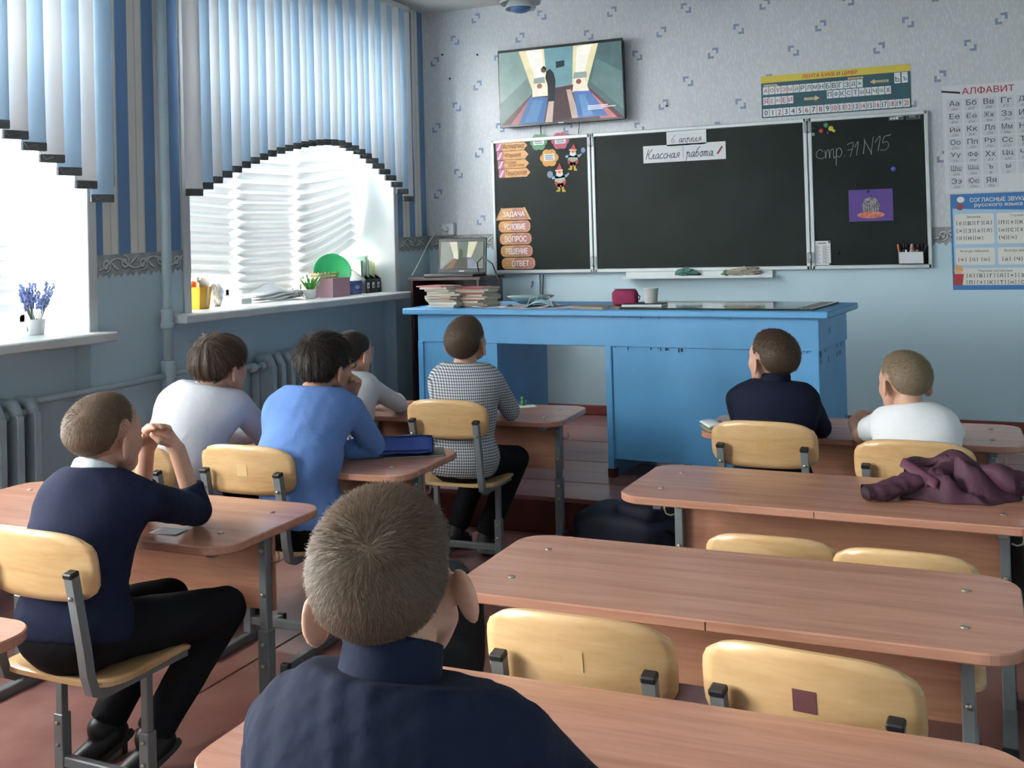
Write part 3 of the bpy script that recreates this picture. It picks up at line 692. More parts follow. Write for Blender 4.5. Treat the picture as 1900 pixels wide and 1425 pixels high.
make_chair('plywood chair of the boy in the navy turtleneck', (3.14, -3.15, 0), -.02, .385, '#c79b63')
make_chair('plywood chair of the boy in the white T-shirt, behind the maroon jacket', (3.655, -3.25, 0), -.02, .36, '#d0a874')
make_chair('empty plywood chair with only its top showing, left of the pair behind the bare desk', (3.345, -4.24, 0), .02, .34, bend=.9)
make_chair('empty plywood chair with a chipped top edge, right of the pair behind the bare desk', (3.685, -4.27, 0), -.03, .34, bend=.9)
make_chair('empty plywood chair with swirling wood grain nearest the front boy', (3.155, -5.165, 0), .0, .35, '#d2ad7c')
make_chair('empty plywood chair with a dark maroon square sticker', (3.60, -5.17, 0), -.10, .34, '#6a3f42')
make_chair('plywood chair under the boy in the foreground, below the picture edge', (3.2, -6.26, 0), .0, .385)

# ------------------------------------------------------------------ blackboard
M_alu = mat('white_aluminium', '#c9ced0', .35, metal=.3, noise=.04)
def board_mat():
    m = mat('chalkboard_green', '#262d2b', .36, spec=.16); N, L, b = nodes(m)
    tc = N.new('ShaderNodeTexCoord'); n = N.new('ShaderNodeTexNoise'); n.inputs['Scale'].default_value = 2.3; n.inputs['Detail'].default_value = 5; L.new(tc.outputs['Object'], n.inputs['Vector'])
    mr = N.new('ShaderNodeMapRange'); mr.inputs['From Min'].default_value = .35; mr.inputs['From Max'].default_value = .75; L.new(n.outputs['Fac'], mr.inputs['Value'])
    mx = N.new('ShaderNodeMix'); mx.data_type = 'RGBA'; mx.inputs['A'].default_value = rgb('#131a17'); mx.inputs['B'].default_value = rgb('#1e2623'); L.new(mr.outputs[0], mx.inputs['Factor']); L.new(mx.outputs['Result'], b.inputs['Base Color'])
    return m
M_cb = board_mat()
BX, BZ = .565, 1.207
cb = thing('chalkboard', 'three-part green chalkboard with white metal frame on the front wall', 'chalkboard', (2.075, 0, BZ))
X0 = BX-2.075
for (a, b) in ((0, .775), (.79, 2.285), (2.30, 3.03)):
    a += X0; b += X0; H = .99
    pn = part('board_panel', MB().box(a, b, -.030, -.012, 0, H), M_cb, cb)
    fr = MB()
    for q in ((a, b, -.004, .022), (a, b, H-.022, H+.004), (a-.004, a+.02, -.004, H+.004), (b-.02, b+.004, -.004, H+.004)): fr.box(q[0], q[1], -.040, -.008, q[2], q[3], c=.004)
    part('panel_frame', fr, M_alu, pn)
for x in (.7825, 2.2925):
    for z in (.04, .90): part('hinge', MB().box(x+X0-.022, x+X0+.022, -.044, -.034, z, z+.07, c=.003).tube([(x+X0, -.046, z-.004), (x+X0, -.046, z+.074)], .006, 8), mat('hinge_steel', '#8d9193', .35, metal=.8), cb)
tr = MB().box(1.585-2.075, 2.605-2.075, -.035, -.028, -.045, .0, c=.002).box(1.575-2.075, 2.615-2.075, -.10, -.030, -.05, -.040, c=.003).box(1.575-2.075, 2.615-2.075, -.103, -.098, -.05, -.032)
part('chalk_tray', tr, M_alu, cb)
part('wall_fixing', MB().box(-1.45, 1.45, -.012, 0, .1, .14).box(-1.45, 1.45, -.012, 0, .85, .89), M_alu, cb)
YBD = -.0305
def rag(name, label, x, col, seed, w=.06, h=.04):
    o = MB(); crumple(o, w, .032, h, seed, 9, .8); q = part(name, o, mat('rag_'+col, col, .9, noise=.2, nscale=30), None, (x, -.068, BZ-.040)); return tag(q, label, 'cloth')
rag('cleaning_rag', 'crumpled teal rag on the left of the chalk tray', 2.02, '#5d8480', 21, .075, .05)
rag('cleaning_rag', 'crumpled green sponge cloth in the middle of the chalk tray', 2.31, '#7d9a72', 22, .035, .035)
rag('cleaning_rag', 'crumpled grey-brown rag on the right of the chalk tray', 2.43, '#a59a8f', 23, .10, .055)

# ------------------------------------------------------------------ paper signs on the blackboard
M_paper = mat('white_paper', '#dfe1e4', .7); M_ink = mat('black_ink', '#26262c', .6)
def card(name, label, cat, x0, x1, z0, z1, y, m, thick=.0015, cut=None, group=None):
    cx, cz = (x0+x1)/2, z0; t = thing(name, label, cat, (cx, y, cz), 0, group)
    poly = [(px-cx, pz-cz) for px, pz in (cut or rect(x0, x1, z0, z1))]
    part('card', MB().prism(poly, 0, thick, 'xz'), m, t); return t, cx, cz
def words(t, cx, cz, items, m, thick=.0022, name='lettering', **kw):
    mb = MB()
    for it in items:
        s, x0, x1, z0, z1 = it[:5]; put_text(mb, s, x0-cx, x1-cx, z0-cz, z1-cz, -thick, **{**kw, **(it[5] if len(it) > 5 else {})})
    q = part(name, mb, m, t); q['kind'] = 'stuff'; return q
CURS = {'а': (1.0, [[(.75, .85), (.45, 1), (.1, .6), (.2, .05), (.55, .2), (.75, .9), (.7, .2), (.85, 0), (1.05, .2)]]), 'к': (.95, [[(.1, 1), (.1, 0)], [(.75, 1), (.3, .55), (.1, .5)], [(.3, .55), (.6, .05), (.95, .15)]]),
 'л': (.9, [[(0, .05), (.15, .05), (.5, 1), (.55, .1), (.8, .05), (.95, .2)]]), 'с': (.8, [[(.7, .8), (.45, 1), (.1, .5), (.35, 0), (.8, .2)]]), 'н': (.95, [[(.1, 1), (.1, 0)], [(.1, .5), (.72, .5)], [(.75, 1), (.7, .15), (.95, .12)]]),
 'я': (.95, [[(0, .1), (.2, .1), (.45, .5)], [(.8, .0), (.72, .15), (.7, 1), (.35, .9), (.3, .6), (.7, .5)]]), 'р': (.95, [[(.0, .8), (.15, 1), (.1, -1)], [(.1, .6), (.4, 1), (.62, .7), (.62, .1), (.95, .15)]]),
 'б': (.9, [[(.9, 1.95), (.5, 1.8), (.15, 1.1), (.1, .4), (.4, 0), (.7, .5), (.45, 1), (.15, .7)]]), 'о': (.9, [[(.4, 1), (.1, .5), (.4, 0), (.7, .5), (.4, 1), (.9, .85)]]), 'т': (1.15, [[(.1, 1), (.1, 0)], [(.1, .6), (.3, 1), (.45, .8), (.45, 0)], [(.45, .6), (.65, 1), (.82, .8), (.82, .1), (1.1, .12)]]),
 'п': (.95, [[(.1, 1), (.1, 0)], [(.1, .6), (.45, 1), (.62, .7), (.62, .1), (.9, .15)]]), 'е': (.8, [[(.1, .45), (.5, .6), (.6, .85), (.35, 1), (.08, .5), (.3, 0), (.8, .25)]]), 'К': (1.2, [[(.3, 2), (.1, 0)], [(1.15, 2), (.5, 1.1), (.15, 1)], [(.5, 1.1), (.8, .1), (1.15, .2)]]), '6': (.9, [[(.6, 1.9), (.2, 1.2), (.1, .5), (.4, 0), (.7, .5), (.4, .9), (.15, .6)]])}
def stroke(mb, pts, w=.0022, y=-.0006):
    # smooth line drawn through the points
    P = [Vector((a, b)) for a, b in pts]; out = []
    for i in range(len(P)-1):
        p0, p1, p2, p3 = P[max(i-1, 0)], P[i], P[i+1], P[min(i+2, len(P)-1)]
        for k in range(6):
            t = k/6; out.append(.5*((2*p1)+(-p0+p2)*t+(2*p0-5*p1+4*p2-p3)*t*t+(-p0+3*p1-3*p2+p3)*t**3))
    out.append(P[-1]); mb.tube([(p.x, y, p.y) for p in out], w, 4)
def cursive(t, cx, cz, items, m, w=.0016):
    mb = MB()
    for (s_, x0, x1, zb, xh) in items:
        tot = sum(CURS[c][0] for c in s_); k = (x1-x0)/(tot+.5); x = 0
        for c in s_:
            for L in CURS[c][1]: stroke(mb, [(x0+k*(x+a)+.35*b*xh*.6-cx, zb+b*xh-cz) for a, b in L], w, -.0022)
            x += CURS[c][0]
    q = part('handwriting', mb, m, t); q['kind'] = 'stuff'; return q
t, cx, cz = card('date_sign', 'white paper strip with the handwritten date at the top of the blackboard', 'sign', 1.905, 2.185, 2.075, 2.185, YBD, M_paper)
cursive(t, cx, cz, [('апреля', 1.99, 2.165, 2.098, .026)], M_ink); cursive(t, cx, cz, [('6', 1.935, 1.985, 2.098, .026)], mat('grey_pencil', '#8a8a90', .7))
ln = MB(); [flat(ln, rect(-.13, .13, z, z+.001), -.0019) for z in (.02, .075)]; part('ruled_line', ln, mat('ruled_grey', '#a7abb3', .7), t)
t, cx, cz = card('classwork_sign', 'white paper strip with cursive words and a red pencil on the blackboard', 'sign', 1.735, 2.315, 1.965, 2.085, YBD, M_paper)
cursive(t, cx, cz, [('Классная', 1.75, 2.01, 1.992, .034), ('работа', 2.04, 2.245, 1.992, .034)], M_ink, .002)
ln = MB(); flat(ln, rect(2.02-cx, 2.022-cx, 0, .12), -.0019); part('fold_line', ln, M_ink, t)
pc = MB(); pc.box(-.006, .006, -.0022, -.0016, -.03, .03, T(2.275-cx, 0, .062) @ Ry(.6)); part('printed_pencil', pc, mat('red_pencil', '#8e3237', .6), t)
M_wd = wood('printed_board_wood', '#c4834e', '#e7b57c', 20, (1, 1, 6), .6, 0); M_mg = mat('printed_mauve', '#b06f8a', .6, noise=.3, nscale=60)
M_wdp = mat('printed_pink_wood', '#c98d86', .6, noise=.25, nscale=30, stretch=(1, 1, 4), second='#a5665f')
M_brown = mat('brown_print', '#3d2420', .6); M_wt2 = mat('white_print', '#f1ece6', .6)
# subject pointers
rows = [('Математика',), ('Чтение',), ('Речевая', 'практика'), ('Технология',)]
zt = 2.180
for i, r in enumerate(rows):
    z1 = zt-i*.0665; z0 = z1-.063; x0 = .60+.006*i; x1 = .855-.004*(i == 2)+.006*i
    t, cx, cz = card('subject_pointer', ['topmost orange pointer card in the upper left board corner', 'orange pointer card with a short word, second from the top', 'orange pointer card with two lines of writing', 'lowest orange pointer card, below the two-line one'][i], 'sign', x0, x1, z0, z1, YBD, M_wd, .002, [(x0+.045, z0), (x1-.03, z0), (x1, (z0+z1)/2), (x1-.03, z1), (x0+.045, z1)], 'subject pointer cards on the left board')
    part('pencil_emblem', MB().prism(rect(x0-cx, x0+.05-cx, 0, z1-z0), 0, .0022, 'xz'), M_mg, t)
    part('emblem_stripe', MB().prism([(x0+.004-cx, .004), (x0+.02-cx, .004), (x0+.045-cx, .055), (x0+.03-cx, .055)], .0022, .0026, 'xz'), mat('printed_pale_pink', '#e0bfc9', .6), t)
    if len(r) == 1: words(t, cx, cz, [(r[0], x0+.055, x1-.03-(.03 if i == 1 else 0), z0+.014, z1-.012)], M_brown, .0028, bold=.01)
    else: words(t, cx, cz, [(r[0], x0+.052, x0+.15, z0+.034, z1-.006), (r[1], x0+.085, x1-.04, z0+.004, z0+.03)], M_brown, .0028)
# task planks
wds = ['ЗАДАЧА', 'УСЛОВИЕ', 'ВОПРОС', 'РЕШЕНИЕ', 'ОТВЕТ']
for i, wv in enumerate(wds):
    z1 = 1.685-i*.091; z0 = z1-.084; x0 = .60+.006*i; x1 = x0+.255+(.012 if i == 4 else 0)
    if i == 0: cut = [(x0-.012, z0), (x1+.012, z0), (x1-.035, z1), (x0+.03, z1)]
    else: cut = rrect(x1-x0, z1-z0, .034, 5, (x0+x1)/2, (z0+z1)/2)
    t, cx, cz = card('task_plank', ['roof-shaped wooden card at the top of the plank stack', 'first rounded plank card right under the roof-shaped card', 'third card of the plank stack, with a six-letter word', 'fourth card of the plank stack, the longest word', 'lowest rounded plank card, its word set to the right'][i], 'sign', x0, x1, z0, z1, YBD, M_wd, .002, cut, 'task plank cards on the left board')
    part('pink_side', MB().prism(rrect((x1-x0)*.62, (z1-z0)*.86, .03, 5, x0+(x1-x0)*.66-cx, .5*(z1-z0)) if i else [(x0+.10-cx, .006), (x1-.005-cx, .006), (x1-.05-cx, .078), (x0+.12-cx, .078)], .0019, .0023, 'xz'), M_wdp, t)
    if i == 0: part('roof_beam', MB().tube([(x0-.016-cx, -.003, -.004), (x0+.035-cx, -.003, .092)], .004, 6).tube([(x1+.016-cx, -.003, -.004), (x1-.038-cx, -.003, .092)], .004, 6).tube([(x0+.03-cx, -.003, .085), (x1-.032-cx, -.003, .087)], .003, 6), mat('printed_light_wood', '#dcb79c', .6), t)
    bxs = (x0+.05, x1-.05) if i != 4 else (x0+.09, x1-.06)
    words(t, cx, cz, [(wv, bxs[0]-.008, bxs[1]+.012, z0+.02, z1-.022)], M_wt2, .003, bold=.05)
# balloon garland of cut-out clowns
def cloud(cx, cz, r, n=6): return [(cx+(r+.18*r*abs(math.cos(n*a/2)))*math.cos(a), cz+(r+.18*r*abs(math.cos(n*a/2)))*math.sin(a)*.92) for a in [2*PI*i/48 for i in range(48)]]
for (nm, x, z, r, c, pw) in (('green flower-shaped balloon card', .945, 2.165, .058, '#5f8f68', 'НАСТРОЕНИЕ'), ('red flower-shaped balloon card', 1.115, 2.165, .060, '#b4586b', 'РЕФЛЕКСИЯ'), ('orange flower-shaped balloon card', 1.025, 2.045, .062, '#cf9450', 'НАСТРОЕНИЕ')):
    t, cx, cz = card('balloon_card', nm+' with a white word strip', 'decoration', x-r, x+r, z-r, z+r, YBD-.002, mat('balloon_'+c, c, .6, noise=.2, nscale=40), .0015, cloud(x, z, r), 'balloon cards above the cut-out clowns')
    part('word_strip', MB().prism(rrect(.085, .05, .006, 3, x-cx, z-cz+.004), .0015, .002, 'xz'), M_paper, t)
    sg = MB(); [flat(sg, rect(x-cx-.034+.002*k, x-cx+.034-.008*(k % 2), z-cz+.014-.013*k, z-cz+.02-.013*k), -.0026) for k in range(3)]; part('small_print', sg, mat('grey_print', '#77777c', .7), t)
def clown(label, x, z, s, lean):
    t = thing('clown_cutout', label, 'decoration', (x, YBD-.002, z)); t.rotation_euler = (0, lean, 0)
    def p(name, poly, c, k): part(name, MB().prism([(a*s, b*s) for a, b in poly], .0015*k, .0015*(k+1), 'xz'), mat('cutout_'+c, c, .6), t)
    p('legs', [(-.32, -.95), (-.05, -.95), (-.02, -.5), (.05, -.5), (.1, -1.0), (.36, -1.0), (.3, -.86), (.22, -.8), (.25, -.4), (-.25, -.4), (-.2, -.8), (-.36, -.86)], '#c2a23c', 0)
    p('trousers', circle(0, -.3, .42, 18, .36), '#a8383e', 0)
    p('shirt', circle(0, -.02, .38, 18, .33), '#8fb0c4', 1)
    p('belt', rect(-.4, .4, -.22, -.14), '#d3a63a', 2)
    p('arms', [(-.62, .05), (-.5, .16), (-.3, .16), (.3, .16), (.52, .2), (.66, .3), (.7, .2), (.5, .0), (.3, -.02), (-.3, -.02), (-.55, -.06)], '#8fb0c4', 1)
    p('beard', circle(0, .3, .25, 16, .24), '#e3ddd4', 2); p('face', circle(0, .42, .18, 16, .14), '#e0a78a', 3); p('nose', circle(0, .4, .055, 10), '#b84038', 4)
    p('cap', [(-.28, .5), (.28, .5), (.16, .78), (.05, 1.02), (-.06, .8)], '#b23a40', 3); p('cap_trim', rect(-.29, .29, .47, .56), '#d9c9b8', 4)
    p('balloon', circle(.78, .5, .17, 16, .2), '#7d98b8', 0) if lean > 0 else p('balloon', circle(-.72, .3, .22, 16, .24), '#7f90a8', 0)
    return t
clown('cut-out paper clown in a red cap at the upper right of the left board', 1.21, 2.04, .098, .05)
clown('cut-out paper clown in a red cap hanging below the balloon cards', 1.105, 1.895, .105, -.05)

# right wing: chalk writing, magnets, picture, schedule, marker box
ck = thing('chalk_writing', 'chalk handwriting стр.71 №15 on the right board', 'writing', (2.9, YBD, 1.93))
cm = MB()
for s in ([(.055, .045), (.035, .06), (.012, .04), (.015, .01), (.045, .0), (.062, .012)],
          [(.066, .055), (.07, .0), (.075, .04), (.09, .055), (.095, .0), (.1, .045), (.118, .058), (.12, .002), (.132, .01)],
          [(.138, .06), (.134, -.05), (.14, .045), (.16, .062), (.172, .035), (.158, .006), (.14, .012)],
          [(.185, .008), (.189, .01)],
          [(.205, .082), (.245, .09), (.222, .0)], [(.208, .045), (.242, .052)], [(.252, .06), (.275, .098), (.262, .008)],
          [(.305, .015), (.315, .1), (.315, .1), (.352, .022), (.352, .022), (.37, .125)],
          [(.378, .085), (.41, .125), (.395, .03)],
          [(.47, .125), (.435, .118), (.425, .08), (.45, .088), (.46, .06), (.44, .035), (.41, .035)], [(.435, .12), (.478, .132)]): stroke(cm, s)
part('chalk_stroke', cm, mat('chalk', '#8f9795', .95), ck)
for (nm, c, x, z, r) in (('green round magnet in the cluster at the top of the right board', '#3d8a5a', 2.978, 2.148, .016), ('red round magnet in the cluster at the top of the right board', '#b2434c', 2.946, 2.113, .015), ('yellow round magnet, largest of the cluster on the right board', '#d2c24d', 3.008, 2.124, .017), ('small yellow-green magnet at the end of the cluster', '#c7c85a', 3.026, 2.108, .010), ('pale teal magnet below the cluster by the hinge', '#7aa7a0', 2.895, 2.093, .012), ('small purple magnet under the cluster', '#7a4a86', 2.99, 2.098, .008), ('blue round magnet alone above the purple picture', '#3a52a0', 3.386, 1.839, .017), ('black round magnet at the left of the cluster', '#1e2422', 2.905, 2.135, .012), ('black magnet left above the purple picture', '#16191a', 3.155, 1.745, .009), ('dark magnet at the bottom of the right board by the schedule', '#15181a', 3.03, 1.31, .009), ('dark blue magnet holding the purple picture', '#2c2a66', 3.225, 1.702, .010)):
    q = part('magnet', MB().lathe([(r, 0), (r, .005), (r*.8, .008), (0, .0085)], 16, Rx(PI/2)), mat('magnet_'+c, c, .35), None, (x, YBD-(.002 if 'holding' in nm else 0), z)); tag(q, nm, 'magnet', 'board magnets')
t, cx, cz = card('purple_picture', 'purple picture of a cage with fruit pinned to the right board', 'picture', 3.105, 3.375, 1.51, 1.715, YBD, mat('purple_card', '#57398a', .5))
part('cage_print', MB().prism([(-.05, .06), (.05, .06), (.055, .11), (.035, .145), (0, .155), (-.035, .145), (-.055, .11)], .0015, .002, 'xz'), mat('cage_print_pale', '#b9b2b8', .6, noise=.6, nscale=60, second='#4e4048'), t)
part('fruit_print', MB().prism(circle(0, .04, .085, 20, .022), .002, .0025, 'xz'), mat('fruit_print_red', '#a8454a', .6, noise=.5, nscale=50, second='#d98d6a'), t)
cg = MB(); [cg.tube([(-.05+.0143*i, -.003, .06), (-.05+.0143*i, -.003, .13)], .0012, 4) for i in range(8)]; cg.tube([(.0, -.003, .155), (.004, -.003, .172)], .0015, 4); part('cage_bar_print', cg, M_ink, t)
t, cx, cz = card('lesson_schedule', 'white printed timetable sheet at the lower left of the right board', 'paper', 2.872, 2.982, 1.232, 1.39, YBD, M_paper)
sg = MB()
for k in range(14): flat(sg, rect(-.045, -.008-(.01 if k % 3 else 0), .012+k*.0085, .015+k*.0085), -.0019); flat(sg, rect(.004, .045-(.012 if k % 2 else 0), .012+k*.0085, .015+k*.0085), -.0019)
flat(sg, rect(-.025, .03, .139, .146), -.0019); part('small_print', sg, MATS['grey_print'], t)
for (a, b) in ((-.05, .005), (.05, .006), (-.048, .15), (.048, .15)): part('corner_magnet', MB().disc(.006, .004, 8, T(a, -.002, b) @ Rx(PI/2)), M_ink, t)
t, cx, cz = card('board_label', 'small printed maker label in the upper right corner of the board', 'label', 3.365, 3.455, 2.15, 2.185, YBD, mat('label_grey', '#4a5350', .5))
lm = MB(); [flat(lm, circle(-.03+.018*k, .012, .008, 12), -.002) for k in range(3)]; [flat(lm, rect(-.005, .04, .02+.006*k, .0225+.006*k), -.002) for k in range(2)]; part('label_mark', lm, M_paper, t)
t, cx, cz = card('board_label', 'small framed label beside the maker label on the board', 'label', 3.47, 3.555, 2.148, 2.185, YBD, MATS['label_grey'])
part('label_frame', MB().box(-.034, .026, -.0022, -.0015, .006, .031), M_cb, t); lm = MB(); [flat(lm, rect(-.028, .02-.008*(k % 2), .011+.006*k, .0125+.006*k), -.0026) for k in range(3)]; part('label_mark', lm, M_paper, t)
mk = thing('marker_box', 'white magnetic box full of coloured markers at the lower right of the board', 'box', (3.475, YBD, 1.232))
bx = MB().box(-.075, .075, -.05, -.047, 0, .075).box(-.075, .075, -.003, 0, 0, .075).box(-.075, -.072, -.05, 0, 0, .075).box(.072, .075, -.05, 0, 0, .075).box(-.075, .075, -.05, 0, 0, .003)
part('box_body', bx, mat('white_plastic', '#d7d9dd', .35), mk)
for i, c in enumerate(('#d18a4a', '#2f3136', '#b34a5a', '#e7e3df', '#c7c9d0', '#37343c', '#c77f8f', '#d8a23f', '#e0dcd8', '#8b4a3a', '#2b2d31', '#25262b')):
    x = -.064+i*.0118; M = T(x, -.022+.01*((i % 3)-1), .005) @ Ry(.22*math.sin(i*2.1)-.1*(i < 3)+.15*(i > 9)); p = part('marker', MB().lathe([(.005, 0), (.0055, .002), (.0055, .10), (.004, .112), (0, .114)], 8, M), mat('marker_'+c, c, .4), mk)
    part('marker_cap', MB().lathe([(.0064, .085), (.0064, .118), (.005, .122), (0, .122)], 8, M), mat('markercap_'+('#1d1e22' if i % 2 else c), '#1d1e22' if i % 2 else c, .4), p)
# ------------------------------------------------------------------ posters on the front wall
M_navy = mat('poster_petrol', '#2f5561', .55); M_yel = mat('poster_yellow', '#d8c04a', .55); M_red = mat('poster_red_ink', '#b3353f', .6); M_grn = mat('poster_green_ink', '#2f6f52', .6)
M_dbl = mat('poster_dark_ink', '#22303a', .6); M_cell = mat('poster_cell_white', '#e4e6e8', .6); M_arrow = mat('poster_arrow', '#dcc79a', .6)
x0, x1, z0, z1 = 2.56, 3.502, 2.226, 2.507
t, cx, cz = card('letter_strip_poster', 'long petrol-green poster of letters and numbers above the right board', 'poster', x0, x1, z0, z1, -.002, M_navy, .001)
part('title_band', MB().prism(rect(x0-cx, x1-cx, z1-z0-.046, z1-z0), .001, .0014, 'xz'), M_yel, t)
words(t, cx, cz, [('ЛЕНТА БУКВ И ЦИФР', 2.83, 3.18, z1-.040, z1-.010)], M_red, .002, bold=.03)
cells = MB(); red = []; blk = []; grn = []
def cell(ch, x, z, w, h, kind):
    flat(cells, rect(x-cx, x+w-cx, z-cz, z+h-cz), -.0018)
    k = .22*w; (red if kind == 'r' else grn if kind == 'g' else blk).append((ch, x+k*.8, x+w-k*.8, z+h*.18, z+h*.82))
w, h = .0362, .052; st = .0402
row1 = 'АОУЗЫЙРЛМНБВГЗДЖ'; 
row1 = row1[:3]+'Э'+row1[4:]
for i, ch in enumerate(row1): cell(ch, 2.572+i*st, z1-.125, w, h, 'r' if i < 5 else ('g' if i == 5 else 'b'))
for i, ch in enumerate('ЯЁЮЕИ'): cell(ch, 2.572+i*st, z1-.195, w, h, 'r')
for i, ch in enumerate('ПФКСТШЦЧЩХ'): cell(ch, 2.985+i*st, z1-.182, w, h, 'g' if ch in 'ЧЩ' else 'b')
for i, ch in enumerate('ЬЪ'): cell(ch, 3.405+i*.044, z1-.118, w, h+.003, 'b')
for i in range(2): flat(cells, rect(3.405+i*.044-cx, 3.441+i*.044-cx, z1-cz-.062, z1-cz-.05), -.0018)
for i in range(21):
    cell(str(i), 2.568+i*.0442, z0+.008, .041, .052, 'r' if i in (2, 6, 8, 10, 12, 14, 16, 18, 20) else 'b')
part('letter_cell', cells, M_cell, t)['kind'] = 'stuff'
words(t, cx, cz, red, M_red, .0024, bold=.02); words(t, cx, cz, blk, M_dbl, .0024, bold=.02); words(t, cx, cz, grn, M_grn, .0024, bold=.02)
ar = MB(); flat(ar, [(a-cx, b-cz) for a, b in ((2.84, z1-.165), (2.91, z1-.165), (2.91, z1-.155), (2.94, z1-.173), (2.91, z1-.19), (2.91, z1-.181), (2.84, z1-.181))], -.0018)
flat(ar, [(a-cx, b-cz) for a, b in ((3.37, z1-.088), (3.285, z1-.088), (3.285, z1-.078), (3.255, z1-.096), (3.285, z1-.113), (3.285, z1-.104), (3.37, z1-.104))], -.0018)
flat(ar, [(a-cx, b-cz) for a, b in ((2.58, z1-.058), (2.66, z1-.058), (2.675, z1-.07), (2.58, z1-.07))], -.0018); flat(ar, [(a-cx, b-cz) for a, b in ((3.12, z1-.056), (3.215, z1-.056), (3.215, z1-.068), (3.12, z1-.068))], -.0018)
part('arrow_print', ar, M_arrow, t)['kind'] = 'stuff'
words(t, cx, cz, [('глухие', 2.85, 2.905, z1-.179, z1-.168), ('звонкие', 3.29, 3.36, z1-.102, z1-.091), ('гласные', 2.59, 2.655, z1-.068, z1-.06), ('согласные', 3.13, 3.205, z1-.066, z1-.058)], M_dbl, .0024)
part('poster_pin', MB().disc(.006, .006, 8, T(x1-.004-cx, -.001, z1-cz-.004) @ Rx(PI/2)), M_white, t)

x0, x1, z0, z1 = 3.685, 4.33, 1.67, 2.345
M_alph = mat('alphabet_poster_paper', '#dcdde1', .6)
t, cx, cz = card('alphabet_poster', 'white alphabet poster with letter pairs at the right edge of the wall', 'poster', x0, x1, z0, z1, -.002, M_alph, .001)
words(t, cx, cz, [('АЛФАВИТ', 3.80, 4.095, z1-.062, z1-.018)], M_red, .002, bold=.03)
ab = ['Аа', 'Бб', 'Вв', 'Гг', 'Дд', '', 'Ее', 'Ёё', 'Жж', 'Зз', 'Ии', '', 'Йй', 'Кк', 'Лл', 'Мм', 'Нн', '', 'Оо', 'Пп', 'Рр', 'Сс', 'Тт', '', 'Уу', 'Фф', 'Хх', 'Цц', 'Чч', '', 'Шш', 'Щщ', 'ъ', 'ы', 'ь', '', 'Ээ', 'Юю', 'Яя']
big = []; small = []; cells = MB()
for i, s in enumerate(ab):
    if not s: continue
    r, c = divmod(i, 6); x = x0+.025+c*.0985; z = z1-.155-r*.0815
    cells_w = .086; flat(cells, rect(x-cx, x+cells_w-cx, z-.006-cz, z+.068-cz), -.0014)
    ww = .058 if len(s) == 2 else .026; big.append((s, x+.043-ww/2, x+.043+ww/2, z+.026, z+.060)); small.append((s, x+.043-ww*.35, x+.043+ww*.35, z-.001, z+.016, dict(shear=.4)))
part('letter_cell', cells, mat('alphabet_cell', '#cfd1d8', .6), t)['kind'] = 'stuff'
words(t, cx, cz, big, M_dbl, .002); words(t, cx, cz, small, mat('grey_cursive_ink', '#6c6f78', .6), .002)
part('printed_pen', MB().box(-.055, .055, -.0024, -.0016, -.006, .006, T(3.735-cx, 0, z1-.04-cz) @ Ry(.15), c=.0004), M_ink, t)
x0, x1, z0, z1 = 3.712, 4.30, 1.062, 1.662
M_cblue = mat('consonant_poster_blue', '#3f78b4', .55); M_lblue = mat('consonant_poster_pale', '#a8c8df', .55); M_cream = mat('consonant_cell_cream', '#e3dfd9', .6)
t, cx, cz = card('consonants_poster', 'blue consonant sounds poster below the alphabet poster', 'poster', x0, x1, z0, z1, -.002, M_cblue, .001)
part('poster_field', MB().prism([(.012-.294, .05), (.58-.294, .02), (.58-.294, .515), (.42-.294, .49), (.2-.294, .50), (.012-.294, .51)], .001, .0014, 'xz'), M_lblue, t)
words(t, cx, cz, [('СОГЛАСНЫЕ ЗВУКИ', 3.825, 4.14, z1-.052, z1-.026), ('русского языка', 3.85, 4.12, z1-.088, z1-.064)], M_wt2, .002, bold=.02)
cells = MB(); bl = []; rd = []; br = []
for (a, b, c, d) in ((.022, .245, .285, .475), (.262, .56, .285, .475), (.022, .245, .155, .262), (.262, .56, .155, .262), (.02, .45, .03, .135)): flat(cells, [(p[0]-.294, p[1]) for p in rrect(b-a, d-c, .012, 3, (a+b)/2, (c+d)/2)], -.0018)
part('letter_cell', cells, M_cream, t)['kind'] = 'stuff'
def grid_letters(s, xa, za, dx, dz, per):
    for i, ch in enumerate(s):
        r, c = divmod(i, per); x = x0+xa+c*dx; z = z0+za-r*dz; bl.append((ch, x, x+.018, z, z+.022)); br.append(('[', x-.013, x-.007, z-.005, z+.028)); br.append((']', x+.025, x+.031, z-.005, z+.028))
grid_letters('бвгджзйлрнм', .045, .405, .052, .047, 4); grid_letters('пфктшсхцчщ', .285, .405, .052, .047, 4)
grid_letters('жцш', .05, .178, .066, 0, 3); grid_letters('йчщ', .30, .178, .066, 0, 3); grid_letters('бвгджз', .095, .078, .058, 0, 6); grid_letters('пфктшс', .095, .036, .058, 0, 6)
words(t, cx, cz, bl+br, M_dbl, .0024, bold=.01)
words(t, cx, cz, [('Звонкие', x0+.09, x0+.17, z0+.448, z0+.464), ('Глухие', x0+.34, x0+.41, z0+.448, z0+.464), ('Всегда твёрдые', x0+.05, x0+.21, z0+.232, z0+.25), ('Всегда мягкие', x0+.30, x0+.45, z0+.232, z0+.25), ('Парные согласные', x0+.15, x0+.34, z0+.108, z0+.126)], MATS['brown_print'], .0024)
